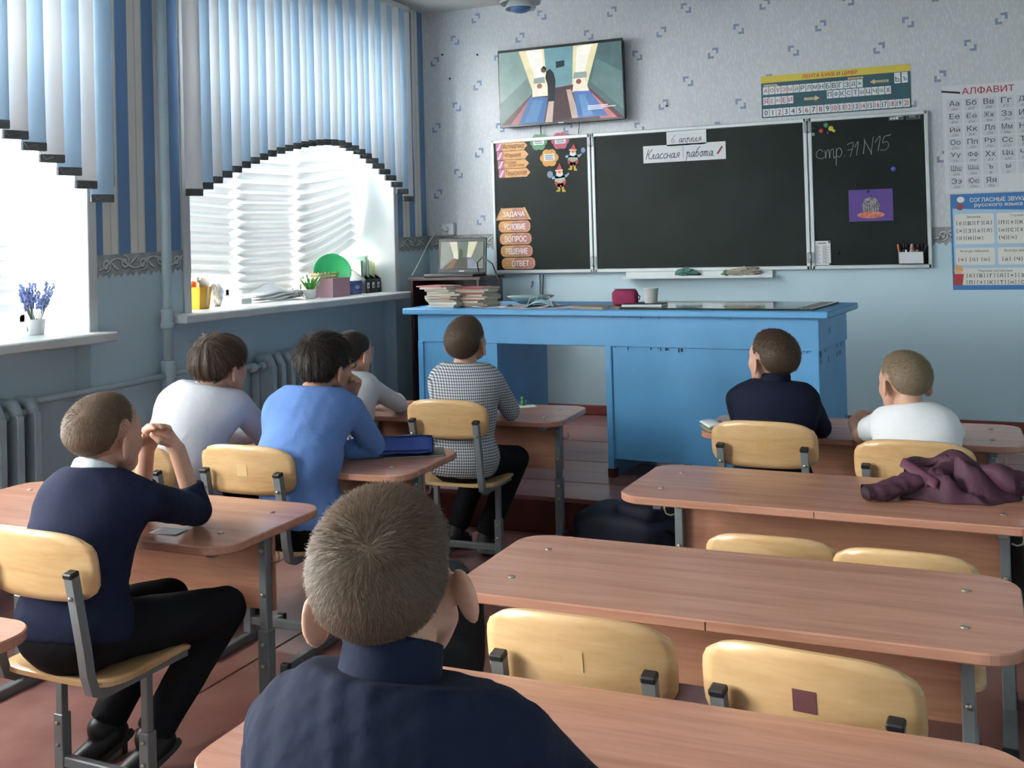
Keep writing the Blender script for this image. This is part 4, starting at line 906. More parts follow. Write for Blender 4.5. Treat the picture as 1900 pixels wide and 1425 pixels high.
for (a, c1, c2) in ((.005, '#b23f42', '#d8a86a'), (.46, '#3f6f9f', '#3a2a24')):
    part('printed_child', MB().prism([(a-.294, .03), (a+.05-.294, .03), (a+.06-.294, .1), (a-.294, .1)], .0022, .0026, 'xz'), mat('print_'+c1, c1, .6), t); part('printed_face', MB().prism(circle(a+.03-.294, .125, .026, 14), .0024, .0028, 'xz'), mat('print_skin', '#e2b294', .6), t); part('printed_hair', MB().prism([(a+.004-.294, .122), (a+.056-.294, .122), (a+.05-.294, .152), (a+.01-.294, .154)], .0028, .003, 'xz'), mat('print_'+c2, c2, .6), t)
part('printed_books', MB().prism([(.44-.294, .53), (.56-.294, .54), (.56-.294, .56), (.5-.294, .59), (.44-.294, .56)], .0022, .0026, 'xz'), mat('print_books', '#d9d2b6', .6, noise=.6, nscale=50, second='#4f9a6a'), t)
part('printed_apple', MB().prism(circle(.055-.294, .52, .022, 12), .0022, .0026, 'xz'), mat('print_apple', '#9b4f62', .6), t); part('printed_badge', MB().prism(circle(.06-.294, .565, .022, 14, .019), .0022, .0026, 'xz'), M_wt2, t)

# ------------------------------------------------------------------ television
def emis(name, col, s):
    if name in MATS: return MATS[name]
    m = bpy.data.materials.new(name); m.use_nodes = True; N = m.node_tree.nodes; L = m.node_tree.links; b = N['Principled BSDF']
    c = rgb(col); b.inputs['Base Color'].default_value = (.01, .01, .01, 1); b.inputs['Roughness'].default_value = .2; b.inputs['Specular IOR Level'].default_value = .2; b.inputs['Emission Color'].default_value = c; b.inputs['Emission Strength'].default_value = s
    tc = N.new('ShaderNodeTexCoord'); n = N.new('ShaderNodeTexNoise'); n.inputs['Scale'].default_value = 14; L.new(tc.outputs['Object'], n.inputs['Vector'])
    mx = N.new('ShaderNodeMix'); mx.data_type = 'RGBA'; mx.inputs['A'].default_value = tuple(x*.75 for x in c[:3])+(1,); mx.inputs['B'].default_value = tuple(min(1, x*1.2) for x in c[:3])+(1,)
    L.new(n.outputs['Fac'], mx.inputs['Factor']); L.new(mx.outputs['Result'], b.inputs['Emission Color']); MATS[name] = m; return m
def film_frame(parent, W, H, S, y, pale=0):
    """the picture shown on the screen: a narrow ward with two beds and a standing man, u,v in 0..1"""
    def P(poly, col, k, name='screen_picture'):
        mb = MB(); flat(mb, [((u-.5)*W, v*H) for u, v in poly], y-.0002*k); part(name, mb, emis('screen_%s_%d' % (col, int(S*100)), col, S), parent)
    P([(0, 0), (1, 0), (1, 1), (0, 1)], '#7d8f8f', 0)
    P([(0, 0), (.28, .42), (.17, 1), (0, 1)], '#84a09b', 1); P([(0, 0), (.28, .42), (.23, .62), (0, .3)], '#6f8783', 2)
    P([(1, .0), (.72, .45), (.82, 1), (1, 1)], '#4f6a6d', 1); P([(1, .1), (.75, .5), (.8, .8), (1, .6)], '#5f7d7e', 2)
    P([(.17, 1), (.38, 1), (.40, .45), (.28, .42)], '#e8dfb5', 2); P([(.23, 1), (.36, 1), (.38, .62), (.30, .6)], '#f3f2e6', 3)
    P([(.38, 1), (.62, 1), (.60, .45), (.40, .45)], '#6f9aa3', 2); P([(.475, .72), (.545, .74), (.545, .82), (.475, .81)], '#2b3840', 3)
    P([(.62, 1), (.82, 1), (.72, .45), (.60, .45)], '#dfd9ae', 2); P([(.65, .98), (.77, 1), (.70, .62), (.63, .6)], '#f0f0e2', 3)
    P([(0, 0), (1, 0), (.72, .45), (.60, .48), (.40, .45), (.28, .42)], '#5a3a3e', 3)
    P([(.08, 0), (.20, 0), (.30, .36), (.26, .36)], '#b06a70', 4); P([(.82, 0), (.95, 0), (.76, .34), (.72, .34)], '#c0737a', 4)
    P([(.37, .0), (.43, .0), (.45, .32), (.41, .32)], '#c9b6ab', 4); P([(.59, .03), (.65, .03), (.59, .42), (.55, .42)], '#b9a79d', 4); P([(.43, 0), (.59, .03), (.55, .45), (.46, .45)], '#4a3338', 4)
    P([(.27, .36), (.40, .36), (.40, .52), (.28, .54)], '#e8e2cf', 5); P([(.60, .38), (.74, .36), (.70, .56), (.62, .56)], '#e8e0cc', 5)
    P([(.15, 0), (.36, 0), (.40, .34), (.25, .36)], '#3f6fa6', 6); P([(.20, .02), (.30, .02), (.36, .3), (.28, .32)], '#5386b9', 7)
    P([(.64, .03), (.88, .03), (.74, .38), (.61, .39)], '#3f6fae', 6); P([(.68, .05), (.76, .05), (.70, .34), (.65, .34)], '#5a8cc0', 7)
    P([(.285, .54), (.385, .54), (.375, .62), (.29, .61)], '#8fa3a0', 6); P([(.61, .56), (.72, .56), (.72, .64), (.62, .64)], '#8fa3a0', 6)
    P(circle(.335, .5, .022, 12, .035), '#9a6a58', 8); P(circle(.655, .515, .022, 12, .035), '#8a5348', 8)
    P([(.40, .28), (.455, .28), (.462, .42), (.468, .55), (.455, .66), (.425, .72), (.395, .69), (.385, .60), (.40, .52), (.405, .42)], '#20252c', 9)
    P(circle(.373, .715, .022, 14, .04), '#6a4b3c', 10); P([(.35, .73), (.375, .77), (.395, .74), (.39, .70), (.37, .735)], '#1d1a1a', 11)
    if not pale:
        for k, wd in enumerate((.16, .22, .12)): P([(.72, .17-.022*k), (.72+wd, .17-.022*k), (.72+wd, .182-.022*k), (.72, .182-.022*k)], '#dfe5ea', 10)
tv = thing('television', 'wall-mounted flat television showing a film, tilted above the left board', 'television', (1.145, -.055, 2.30)); tv.rotation_euler = (.03, 0, .0)
part('housing', MB().box(-.475, .475, -.02, .035, -.012, .545, c=.006), mat('tv_black', '#121316', .35), tv)
part('bezel', MB().box(-.483, .483, -.03, -.018, -.02, .553, c=.004), mat('tv_bezel', '#0d0e10', .25), tv)
part('maker_plate', MB().box(-.02, .02, -.0318, -.030, -.013, -.007), mat('silver_plate', '#9b9fa3', .3, metal=.8), tv)
film_frame(tv, .945, .533, .95, -.0312)
part('wall_bracket', MB().box(-.1, .1, .035, .06, .15, .4), M_metal, tv)
part('power_cable', MB().tube([(-.18, .02, -.015), (-.185, .03, -.06), (-.18, .045, -.10)], .004, 6).tube([(.12, .02, -.015), (.115, .03, -.05), (.10, .045, -.09)], .003, 6), M_blk, tv)

# ------------------------------------------------------------------ ceiling lamp
lp = thing('ceiling_lamp', 'white tiered saucer pendant lamp with a blue bottom cap at the top of the picture', 'lamp', (1.235, -1.0, ZC))
M_lw = mat('lamp_white_enamel', '#c9cdcd', .4)
part('lamp_rod', MB().tube([(0, 0, 0), (0, 0, -.2)], .012, 8), M_lw, lp)
for k, (r, z) in enumerate(((.175, -.16), (.165, -.205), (.135, -.245), (.10, -.28))):
    part('lamp_ring', MB().lathe([(r*.72, z+.045), (r, z), (r*.97, z-.012), (r*.90, z-.002), (r*.66, z+.035)], 28, cap=False), M_lw, lp)
part('bottom_cap', MB().lathe([(.0, -.318), (.04, -.312), (.066, -.295), (.07, -.27), (0, -.27)], 20), mat('lamp_blue_glass', '#4a6f9c', .3), lp)

# ------------------------------------------------------------------ socket, cables
so = thing('wall_socket', 'white surface socket with a plug above the laptop', 'socket', (.18, 0, 1.50))
part('socket_box', MB().box(-.05, .05, -.045, 0, 0, .10, c=.008), M_white, so)
part('plug', MB().lathe([(.022, 0), (.022, .02), (.012, .045), (0, .047)], 14, T(-.01, -.045, .05) @ Rx(PI/2)), M_white, so)
part('plug_cable', MB().tube([(-.01, -.09, .05), (-.05, -.13, .03), (-.075, -.22, -.06), (-.085, -.35, -.20), (-.09, -.45, -.288)], .0045, 6), mat('white_cable', '#c9cbcb', .5), so)
cdt = thing('cable_conduit', 'thin pale conduit running down the wall below the left board', 'conduit', (.905, -.012, PLZ))
part('conduit_strip', MB().box(-.012, .012, -.010, .011, .07, 1.015, c=.003), M_paint, cdt)
hk = part('wall_hook', MB().tube([(0, 0, .02), (0, -.01, .0), (0, -.02, -.015), (0, -.028, -.005)], .004, 6).box(-.008, .008, -.003, .003, .0, .03), M_metal, None, (.855, -.004, 1.115)); tag(hk, 'small metal hook on the wall under the left board', 'hook')
blc = part('hanging_cable', MB().tube([(0, 0, 0), (-.005, -.01, -.15), (-.02, -.012, -.4), (-.06, -.012, -.6), (-.03, -.012, -.72), (-.09, -.02, -.80), (-.28, -.05, -.82), (-.45, -.1, -.83)], .004, 6), M_blk, None, (.945, -.012, 1.19)); tag(blc, 'thin black cable hanging down the wall under the teacher desk', 'cable')

# ------------------------------------------------------------------ laptop on its dark cabinet
M_dbrown = mat('dark_brown_veneer', '#3a2529', .35, noise=.2, nscale=6)
cbn = thing('side_cabinet', 'dark brown open cabinet under the laptop in the corner', 'cabinet', (.44, -.42, PLZ)); HH = 1.0
part('side_panel', MB().box(-.27, -.25, -.2, .2, 0, HH, c=.002), M_dbrown, cbn); part('side_panel', MB().box(.25, .27, -.2, .2, 0, HH, c=.002), M_dbrown, cbn)
part('top_panel', MB().box(-.285, .285, -.21, .21, HH-.0, HH+.022, c=.002), M_dbrown, cbn); part('back_panel', MB().box(-.25, .25, .185, .2, 0, HH), M_dbrown, cbn)
for z in (.08, .45, .80): part('shelf', MB().box(-.25, .25, -.19, .185, z, z+.018), M_dbrown, cbn)
for k in range(6): part('stored_paper', MB().box(-.05, .16, -.17, .0, .82+.006*k, .825+.006*k, T(0, 0, 0) @ Rz(.05*(k-3))), M_paper if k % 2 else mat('stored_grey', '#8b8890', .7), cbn)
lt = thing('laptop', 'open black laptop mirroring the film, in the corner by the window', 'laptop', (.47, -.50, PLZ+HH+.022), .05)
part('base', MB().box(-.19, .19, -.13, .12, 0, .022, c=.005), M_blk, lt); 
kb = MB()
for i in range(12):
    for j in range(4): kb.box(-.165+i*.0278, -.142+i*.0278, -.05+j*.026, -.028+j*.026, .022, .024)
part('keyboard', kb, mat('key_grey', '#2a2b2f', .5), lt)
lid = part('lid', MB().box(-.19, .19, -.006, .006, 0, .255, c=.004), M_blk, lt, (0, .115, .02), (-.12, 0, 0))
scr = thing('screen', None, None); scr.parent = lid; scr.location = (0, -.0065, .028)
bpy.data.objects.remove(scr)
mbs = MB(); mbs.box(-.172, .172, -.0072, -.006, .028, .232); sc = part('screen', mbs, mat('screen_glass', '#0b0c0e', .15), lid)
def lap_pic(poly, col, k):
    m = MB(); flat(m, [((u-.5)*.335, .032+v*.195) for u, v in poly], -.0074-.0002*k); return m
LMB = MB(); lcols = []
for k, (poly, col) in enumerate((
    ([(0, 0), (1, 0), (1, 1), (0, 1)], '#7f8a80'), ([(0, 0), (.3, .4), (.2, 1), (0, 1)], '#9aa39a'), ([(.2, 1), (.38, 1), (.42, .45), (.32, .4)], '#e6e3c8'), ([(.65, 1), (.86, 1), (.72, .42), (.62, .45)], '#dedfb8'),
    ([(.42, 1), (.65, 1), (.62, .45), (.42, .45)], '#6f7d72'), ([(.05, 0), (.95, 0), (.7, .42), (.35, .42)], '#55554c'), ([(.12, .02), (.3, .02), (.4, .38), (.33, .4)], '#8a6a4a'), ([(.64, 0), (.95, 0), (.74, .36), (.63, .38)], '#8f98a8'), ([(.42, .2), (.52, .2), (.52, .7), (.44, .75)], '#4c5a42'), ([(.3, .4), (.42, .35), (.41, .55), (.33, .58)], '#e9e6da'), ([(.62, .42), (.72, .4), (.71, .55), (.63, .55)], '#e9e6da'))):
    LMB.cur = k; flat(LMB, [((u-.5)*.335, .032+v*.195) for u, v in poly], -.0074-.0002*k); lcols.append(emis('laptop_%s' % col, col, .75))
part('screen_picture', LMB, lcols, sc)
part('maker_plate', MB().box(-.02, .02, -.0066, -.006, .012, .018), MATS['silver_plate'], lid)
chg = part('charger_cable', MB().tube([(0, 0, 0), (.0, -.02, .06), (.05, -.03, .10), (.12, -.03, .05), (.16, -.02, -.06), (.14, -.01, -.15), (.06, .0, -.18), (.0, .0, -.165)], .005, 6), M_blk, None, (.70, -.60, 1.24)); tag(chg, 'black charger cable looping beside the laptop', 'cable')

# ------------------------------------------------------------------ teacher's blue table
M_tb = mat('blue_table_paint', '#5a9ccd', .38, noise=.10, nscale=3, bump=.06, bscale=9)
M_tbd = mat('chipped_dark_paint', '#2e3a44', .7)
TA = -.085
td = thing('teacher_desk', 'long bright blue painted teacher table on the platform', 'desk', (2.02, -1.915, PLZ), TA)
LD, DD, HT = 2.29, .66, .885
part('table_top', MB().box(-LD/2-.075, LD/2+.055, -.05, DD+.03, HT-.035, HT, c=.006), M_tb, td)
part('apron', MB().box(-LD/2, LD/2, 0, .022, HT-.195, HT-.036, c=.003), M_tb, td)
part('apron_side', MB().box(LD/2-.022, LD/2, .022, DD, HT-.195, HT-.036, c=.003), M_tb, td); part('apron_side', MB().box(-LD/2, -LD/2+.022, .022, DD, HT-.195, HT-.036, c=.003), M_tb, td)
part('front_board', MB().box(.065, LD/2-.005, .008, .020, .10, HT-.19), M_tb, td)
part('front_board', MB().box(-LD/2+.01, -LD/2+.52, .008, .020, .10, HT-.19), M_tb, td)
for x in (.035, -LD/2+.0): part('corner_post', MB().box(x, x+.035, -.004, .05, 0, HT-.19, c=.003), M_tb, td)
part('corner_post', MB().box(LD/2-.04, LD/2-.003, .0, .05, 0, HT-.19, c=.003), M_tb, td)
for xa, xb in ((LD/2-.025, LD/2-.004), (.045, .062), (-LD/2+.003, -LD/2+.024), (-LD/2+.50, -LD/2+.52)): part('side_board', MB().box(xa, xb, .022, DD-.03, 0, HT-.19, c=.002), M_tb, td)
part('pedestal_bottom', MB().box(.062, LD/2-.025, .05, DD-.03, .10, .115), M_tb, td)
part('pedestal_back', MB().box(.062, LD/2-.025, DD-.06, DD-.045, .11, HT-.19), M_tb, td)
part('post_shoe', MB().box(.033, .072, -.006, .052, 0, .05, c=.003), M_riser, td); part('foot_block', MB().box(.42, .45, .1, .13, 0, .10), M_cap, td)
cr = MB(); rr = random.Random(4)
for _ in range(26):
    x = rr.uniform(.08, LD/2-.02); L = rr.uniform(.004, .02); 
    z = rr.choice([HT-.197-L/2, HT-.197-L/2, HT-.04]); cr.box(x, x+rr.uniform(.001, .004), -.0012 if z > HT-.1 else .0072, .0, z-L/2, z+L/2)
for _ in range(16):
    y = rr.uniform(.0, DD-.05); z = rr.choice([HT-.05, HT-.2, HT-.2, HT-.24, .3, HT-.1]); cr.box(LD/2-.001, LD/2+.0008, y, y+rr.uniform(.002, .007), z-rr.uniform(.006, .03), z+.004)
for z in (.2, .42, .44, .6): cr.box(.069, .071, .0072, .0085, z, z+.05)
part('paint_chip', cr, M_tbd, td)['kind'] = 'stuff'
def on_top(x, y, z=0):
    c, s = math.cos(TA), math.sin(TA); return (2.02+c*x-s*y, -1.915+s*x+c*y, PLZ+HT+z)
gl = thing('glass_desk_pad', 'dark reflective glass sheet covering the right half of the blue table', 'glass', on_top(.62, .30, .001), TA)
part('backing', MB().box(-.50, .50, -.30, .30, 0, .002), mat('dark_green_cloth', '#20302c', .6), gl)
def dark_glass():
    return mat('desk_glass', '#26342f', .06, spec=.6)
part('glass', MB().box(-.50, .50, -.30, .30, .002, .008, c=.001), dark_glass(), gl)
for k in range(6): part('slipped_sheet', MB().box(.42+.012*k, .427+.012*k, -.28, .28, .0082, .0086), M_paper if k % 2 else mat('sheet_brown', '#5c564e', .7), gl)

# books: two leaning piles of thin exercise books
rr = random.Random(7); cols = ['#d9d5c9', '#cfc9bb', '#e2dfd6', '#c9b9a2', '#b56a70', '#c98d8f', '#dcd8cc', '#d2b27f', '#a25a62', '#c5c0b4', '#b9a48d', '#d8d3c6', '#9fa39a', '#d7c5c2', '#c0777c']
def book(label, pos, w, d, h, rz, c, group):
    t = thing('exercise_book', label, 'book', pos, rz, group)
    part('pages', MB().box(-w/2+.002, w/2-.002, -d/2+.002, d/2-.002, .001, h-.001), mat('page_edge', '#d6d1c4', .8, noise=.15, nscale=200, stretch=(1, 1, 20)), t)
    cv = mat('book_cover_'+c, c, .5); part('cover', MB().box(-w/2, w/2, -d/2, d/2, 0, .0012).box(-w/2, w/2, -d/2, d/2, h-.0012, h).box(-w/2, -w/2+.0015, -d/2, d/2, 0, h), cv, t); return t
z = .0
for i in range(13):
    h = rr.uniform(.006, .014); off = .02*math.sin(i*.9)+(.012*(i-6) if i > 6 else 0)*-.6
    book('thin exercise book in the left pile on the corner of the blue table' if i < 12 else 'pink-covered exercise book on top of the left pile', on_top(-1.0+off, .12+.012*math.cos(i*1.3), z), .17, .205, h, TA+rr.uniform(-.25, .2)+1.55, '#c4737a' if i == 12 else cols[i % 15] if i not in (4, 8) else '#d9d5c9', 'exercise books in the left pile'); z += h+.0004
z = .0
for i in range(12):
    h = rr.uniform(.006, .013)
    book('thin exercise book in the right pile beside the laptop' if i < 11 else 'dark red exercise book on top of the right pile', on_top(-.84+.01*math.sin(i*1.4), .17+.01*math.cos(i), z), .17, .205, h, TA+rr.uniform(-.2, .25)+1.5, '#8f3f48' if i == 11 else ['#a2555d', '#c9b9a2', '#b9a48d', '#d2c9b8'][i % 4], 'exercise books in the right pile'); z += h+.0004
t = thing('serving_plate', 'pale green shallow plate behind the exercise books', 'plate', on_top(-.66, .50), 0)
part('plate_body', MB().lathe([(0, .004), (.06, .0), (.075, .004), (.14, .04), (.142, .044), (.07, .012), (0, .012)], 32), mat('pale_green_ceramic', '#b7cfc4', .25), t)
def sheet_paper(label, pos, w, d, rz, c='#dfe0e2', bow=.01, marks=0):
    t = thing('loose_paper', label, 'paper', pos, rz)
    part('sheet', MB().grid(lambda u, v: ((u-.5)*w, (v-.5)*d, .001+bow*(u-.5)**2*4*.5+bow*.6*math.sin(v*4)*(u-.3)**2), 8, 8, thick=.0006), mat('paper_'+c, c, .75), t)
    if marks:
        m = MB()
        for k in range(marks): m.box(-w*.38, w*(.1+.28*((k*7) % 3)/3), -d*.4+k*d*.8/marks, -d*.4+k*d*.8/marks+.003, .0035, .0042)
        part('print', m, MATS['grey_print'], t)
    return t
sheet_paper('crumpled white worksheet near the left pile on the blue table', on_top(-.70, .10), .21, .15, .2, '#dfe0e2', .02, 5)
sheet_paper('white printed sheet in front of the plate', on_top(-.56, .20), .2, .28, -.1, '#d5d6da', .012, 7)
sheet_paper('white sheet lying left of the face mask', on_top(-.47, .08), .28, .16, .08, '#d8d9dd', .01, 6)
sheet_paper('white sheet between the face mask and the brown notebook', on_top(-.30, .16), .21, .28, .15, '#d0d3da', .008, 8)
sheet_paper('pale pink sheet under the face mask', on_top(-.43, .22), .21, .29, -.3, '#d6c5ca', .008, 0)
mkz = thing('face_mask', 'light blue medical face mask with white ear loops on the blue table', 'mask', on_top(-.395, .12, .004), .1)
part('mask_body', MB().grid(lambda u, v: ((u-.5)*.15, (v-.5)*.09, .004+.035*(1-(2*u-1)**2)*(1-.4*(2*v-1)**2)+.003*math.sin(v*20)), 10, 12, thick=.001), mat('mask_blue', '#9fc3cc', .8), mkz)
part('ear_loop', MB().tube([(-.075, -.04, .005), (-.06, -.02, .05), (-.02, .0, .06), (-.03, .02, .045), (-.07, .04, .006)], .002, 5).tube([(.075, -.04, .005), (.05, -.02, .055), (.02, .01, .05), (.075, .04, .006)], .002, 5), M_white, mkz)
t = book('brown patterned notebook lying open-edged on the blue table', on_top(-.055, .10), .17, .22, .012, TA+1.3, '#a08a76', None)
t = book('second brown notebook under the pink pencil case', on_top(.02, .13), .17, .22, .010, TA+1.6, '#8d7a6b', None)
pk = thing('pencil_pouch', 'crimson fabric pencil pouch standing on the blue table', 'pouch', on_top(.095, .15, .0105), .1)
def sup(sx, sy, sz, e=.35, n=24, seed=0, lump=.02):
    def sp(c, e): return math.copysign(abs(c)**e, c)
    def fn(u, v):
        a = u*2*PI; b = (v-.5)*PI; r = 1+lump*math.sin(a*3+seed)*math.sin(b*4+seed*2)
        return (sx*r*sp(math.cos(b), e)*sp(math.cos(a), e), sy*r*sp(math.cos(b), e)*sp(math.sin(a), e), sz*(1+r*sp(math.sin(b), e)))
    return fn
part('pouch_body', MB().grid(sup(.068, .04, .044, .45, seed=2, lump=.05), 32, 18), mat('crimson_cloth', '#8d1f4f', .7, noise=.15, nscale=30, bump=.1, bscale=40), pk)
part('zip', MB().box(-.06, .06, -.003, .003, .087, .0905, c=.001), mat('dark_crimson_zip', '#4a1029', .5), pk); part('loop', MB().tube([(.066, 0, .06), (.08, 0, .05), (.074, 0, .03), (.066, 0, .035)], .003, 6), MATS['dark_crimson_zip'], pk)
tb = thing('dark_notebook', 'black notebook with white page edge under the cup', 'book', on_top(.215, .12, .009), .05)
part('cover', MB().box(-.11, .11, -.075, .075, 0, .002).box(-.11, .11, -.075, .075, .014, .017), M_blk, tb); part('pages', MB().box(-.105, .108, -.073, .073, .002, .014), M_paper, tb)
cp = thing('paper_cup', 'small white tapered cup on the black notebook', 'cup', on_top(.245, .14, .0262))
part('cup_body', MB().lathe([(.031, 0), (.033, .002), (.040, .075), (.0425, .077), (.0425, .082), (.038, .082), (.031, .01), (0, .01)], 24), mat('cup_white', '#dcdcda', .4), cp)
# ------------------------------------------------------------------ things on the pupils' desks
pc = thing('pencil_case', 'royal blue zip pencil case lying open-sided on the desk', 'pencil case', (1.865, -3.755, .645), .50)
M_pcb = mat('royal_blue_nylon', '#1f3f8f', .45, noise=.2, nscale=12, bump=.15, bscale=30); M_pcd = mat('dark_navy_nylon', '#141d3c', .5)
def case_fn(u, v):
    x = (v-.5)*.225; k = u*4; i = int(k) % 4; f = k-int(k); e = 1-.25*max(0, abs(v-.5)*2-.85)/.15
    C = [(-.052, .004), (.048, .002), (.040, .056), (-.030, .064)]; a, b = C[i], C[(i+1) % 4]; y, z = a[0]+(b[0]-a[0])*f, a[1]+(b[1]-a[1])*f
    r = .9+.1*abs(math.cos(f*PI)); return (x, y*e*r, .002+z*e*(1+.06*math.sin(v*9+u*5)))
part('case_body', MB().grid(case_fn, 24, 20), M_pcb, pc)
for sx in (-1, 1): part('case_end', MB().prism([(-.046, .005), (.042, .004), (.034, .05), (-.026, .056)], -.003, .003, 'yz', c=.002, M=T(sx*.113, 0, 0)), M_pcd, pc)
part('case_flap', MB().grid(lambda u, v: ((u-.5)*.222, -.030-.030*v-.004*math.sin(u*7), .066-.058*v+.004*math.sin(u*11+v*3)), 14, 6, thick=.0025), M_pcb, pc)
part('zip', MB().tube([(-.112, -.028, .064), (-.05, -.030, .068), (.02, -.031, .067), (.07, -.030, .068), (.112, -.028, .064)], .0028, 6).tube([(-.112, -.058, .018), (0, -.062, .02), (.112, -.058, .018)], .0025, 6), M_pcd, pc)
part('end_tab', MB().box(-.15, -.112, -.008, .006, .006, .011, c=.002), M_pcd, pc)
t = book('dark thin notebook under the blue pencil case', (1.90, -3.73, .6405), .16, .23, .005, -1.05, '#3a3c42', None)
sheet_paper('small white slip under the blue-shirted boy\'s hand', (1.655, -3.985, .6405), .11, .06, .4, '#d9d9dc', .002)
sheet_paper('pale green card under the little green toy', (1.80, -2.405, .6155), .10, .075, .6, '#cfe0d4', .002)
ty = thing('green_toy', 'tiny dark green toy figure on the pale card', 'toy', (1.775, -2.385, .618)); M_gt = mat('toy_green', '#2f6b4a', .4)
part('toy_body', MB().lathe([(.012, 0), (.014, .004), (.011, .02), (.006, .026), (.010, .032), (.010, .04), (0, .045)], 12), M_gt, ty); part('toy_arm', MB().tube([(.008, 0, .02), (.018, 0, .016), (.02, -.004, .026)], .003, 5).tube([(-.008, 0, .02), (-.017, 0, .018)], .003, 5), M_gt, ty)
sheet_paper('white paper edge under the navy-sweatered boy\'s elbow', (1.775, -4.925, .6405), .09, .06, .1, '#dedfe2', .002)
ob = thing('open_booklet', 'small open booklet with pictures left of the turtleneck boy', 'book', (2.905, -2.87, .641), .5)
for sx in (-1, 1): part('page_stack', MB().grid(lambda u, v, sx=sx: (sx*(.002+.1*u), (v-.5)*.15, .004+.018*math.sin(u*PI*.8)), 8, 3, thick=.004), M_paper, ob)
pr = MB(); [pr.box(.02+.02*k, .035+.02*k, -.05, .04, .0225+.002*math.sin(k), .0232+.002*math.sin(k)) for k in range(3)]; pr.box(-.08, -.02, -.06, .05, .0205, .0215); part('printed_picture', pr, mat('booklet_print', '#4c5560', .7), ob)
part('booklet_cover', MB().box(-.104, .104, -.077, .077, 0, .002), mat('booklet_cover', '#b9b68f', .6), ob)
sheet_paper('white sheet on the desk below the open booklet', (2.955, -2.95, .6405), .15, .10, .2, '#e3e0dc', .002)
# maroon jacket thrown on the desk
M_mar = mat('maroon_cloth', '#4a2638', .75, noise=.25, nscale=12, bump=.25, bscale=35); M_marl = mat('maroon_lining', '#2c141f', .8)
jk = thing('maroon_jacket', 'crumpled maroon jacket thrown on the desk, one sleeve stretched out', 'jacket', (3.765, -3.845, .641))
def jb(u, v):
    a = u*2*PI; b = v; rx = .17*(1+.15*math.sin(3*a+1)+.08*math.sin(5*a)); ry = .11*(1+.2*math.sin(2*a+2)+.1*math.sin(7*a)); r = 1-b
    z = .075*(1-r**2.2)*(1+.45*math.sin(a*3+b*5))+.03*math.sin(a*5+b*9)*(b > .05)*min(1, b*3)*r+.02*max(0, math.sin(a*2-b*4))*b
    return (rx*r*math.cos(a)+.02*b, ry*r*math.sin(a), max(.002, z+.012*math.sin(11*a)*min(b*6, 1)*r))
part('jacket_body', MB().grid(jb, 48, 16), M_mar, jk)
part('jacket_fold', MB().grid(lambda u, v: (-.12+.30*u, .03+.05*math.sin(u*5)+.035*math.cos(v*2*PI), .06+.03*math.sin(u*PI)+.026*math.sin(v*2*PI)+.012*math.sin(u*14+v*6)), 22, 12), M_mar, jk)
part('jacket_fold', MB().grid(lambda u, v: (.02+.26*u, .09+.03*math.cos(v*2*PI)-.04*u, .05-.02*u+.03*math.sin(v*2*PI)+.01*math.sin(u*12)), 18, 12), M_mar, jk)
path = [(-.22, -.13, .022), (-.17, -.105, .025), (-.13, -.06, .035), (-.08, -.02, .05), (-.02, .0, .055)]
def tubecloth(path, ra, rb, seed, flatn=.62):
    m = MB(); P = [Vector(p) for p in path]
    def at(t): k = min(int(t*(len(P)-1)), len(P)-2); f = t*(len(P)-1)-k; return P[k].lerp(P[k+1], f), (P[k+1]-P[k]).normalized()
    def fn(u, v):
        p, d = at(v); s = d.cross(Vector((0, 0, 1))).normalized(); up = s.cross(d); a = u*2*PI; r = ra+(rb-ra)*v; r *= 1+.1*math.sin(a*3+v*17+seed)+.06*math.sin(v*40+seed)
        q = p+s*math.cos(a)*r+up*math.sin(a)*r*flatn; q.z = max(.002, q.z); return tuple(q)
    return m.grid(fn, 20, 26)
part('sleeve', tubecloth(path, .036, .05, 1), M_mar, jk)
part('sleeve_lining', MB().lathe([(0, .012), (.026, .006), (.034, 0)], 16, T(-.219, -.128, .022) @ Rz(.45) @ Ry(-PI/2) @ Matrix.Diagonal((.6, 1, 1, 1)), cap=False), M_marl, jk)
part('collar_flap', MB().grid(lambda u, v: (-.13+.10*v+.02*u, -.02-.06*v+.03*u, .085-.05*v+.02*math.sin(u*3)), 8, 10, thick=.003), mat('maroon_facing', '#5f3346', .7), jk)
part('sleeve', tubecloth([(.12, .03, .05), (.17, .02, .04), (.21, .03, .028), (.25, .05, .022)], .045, .026, 3), M_mar, jk)
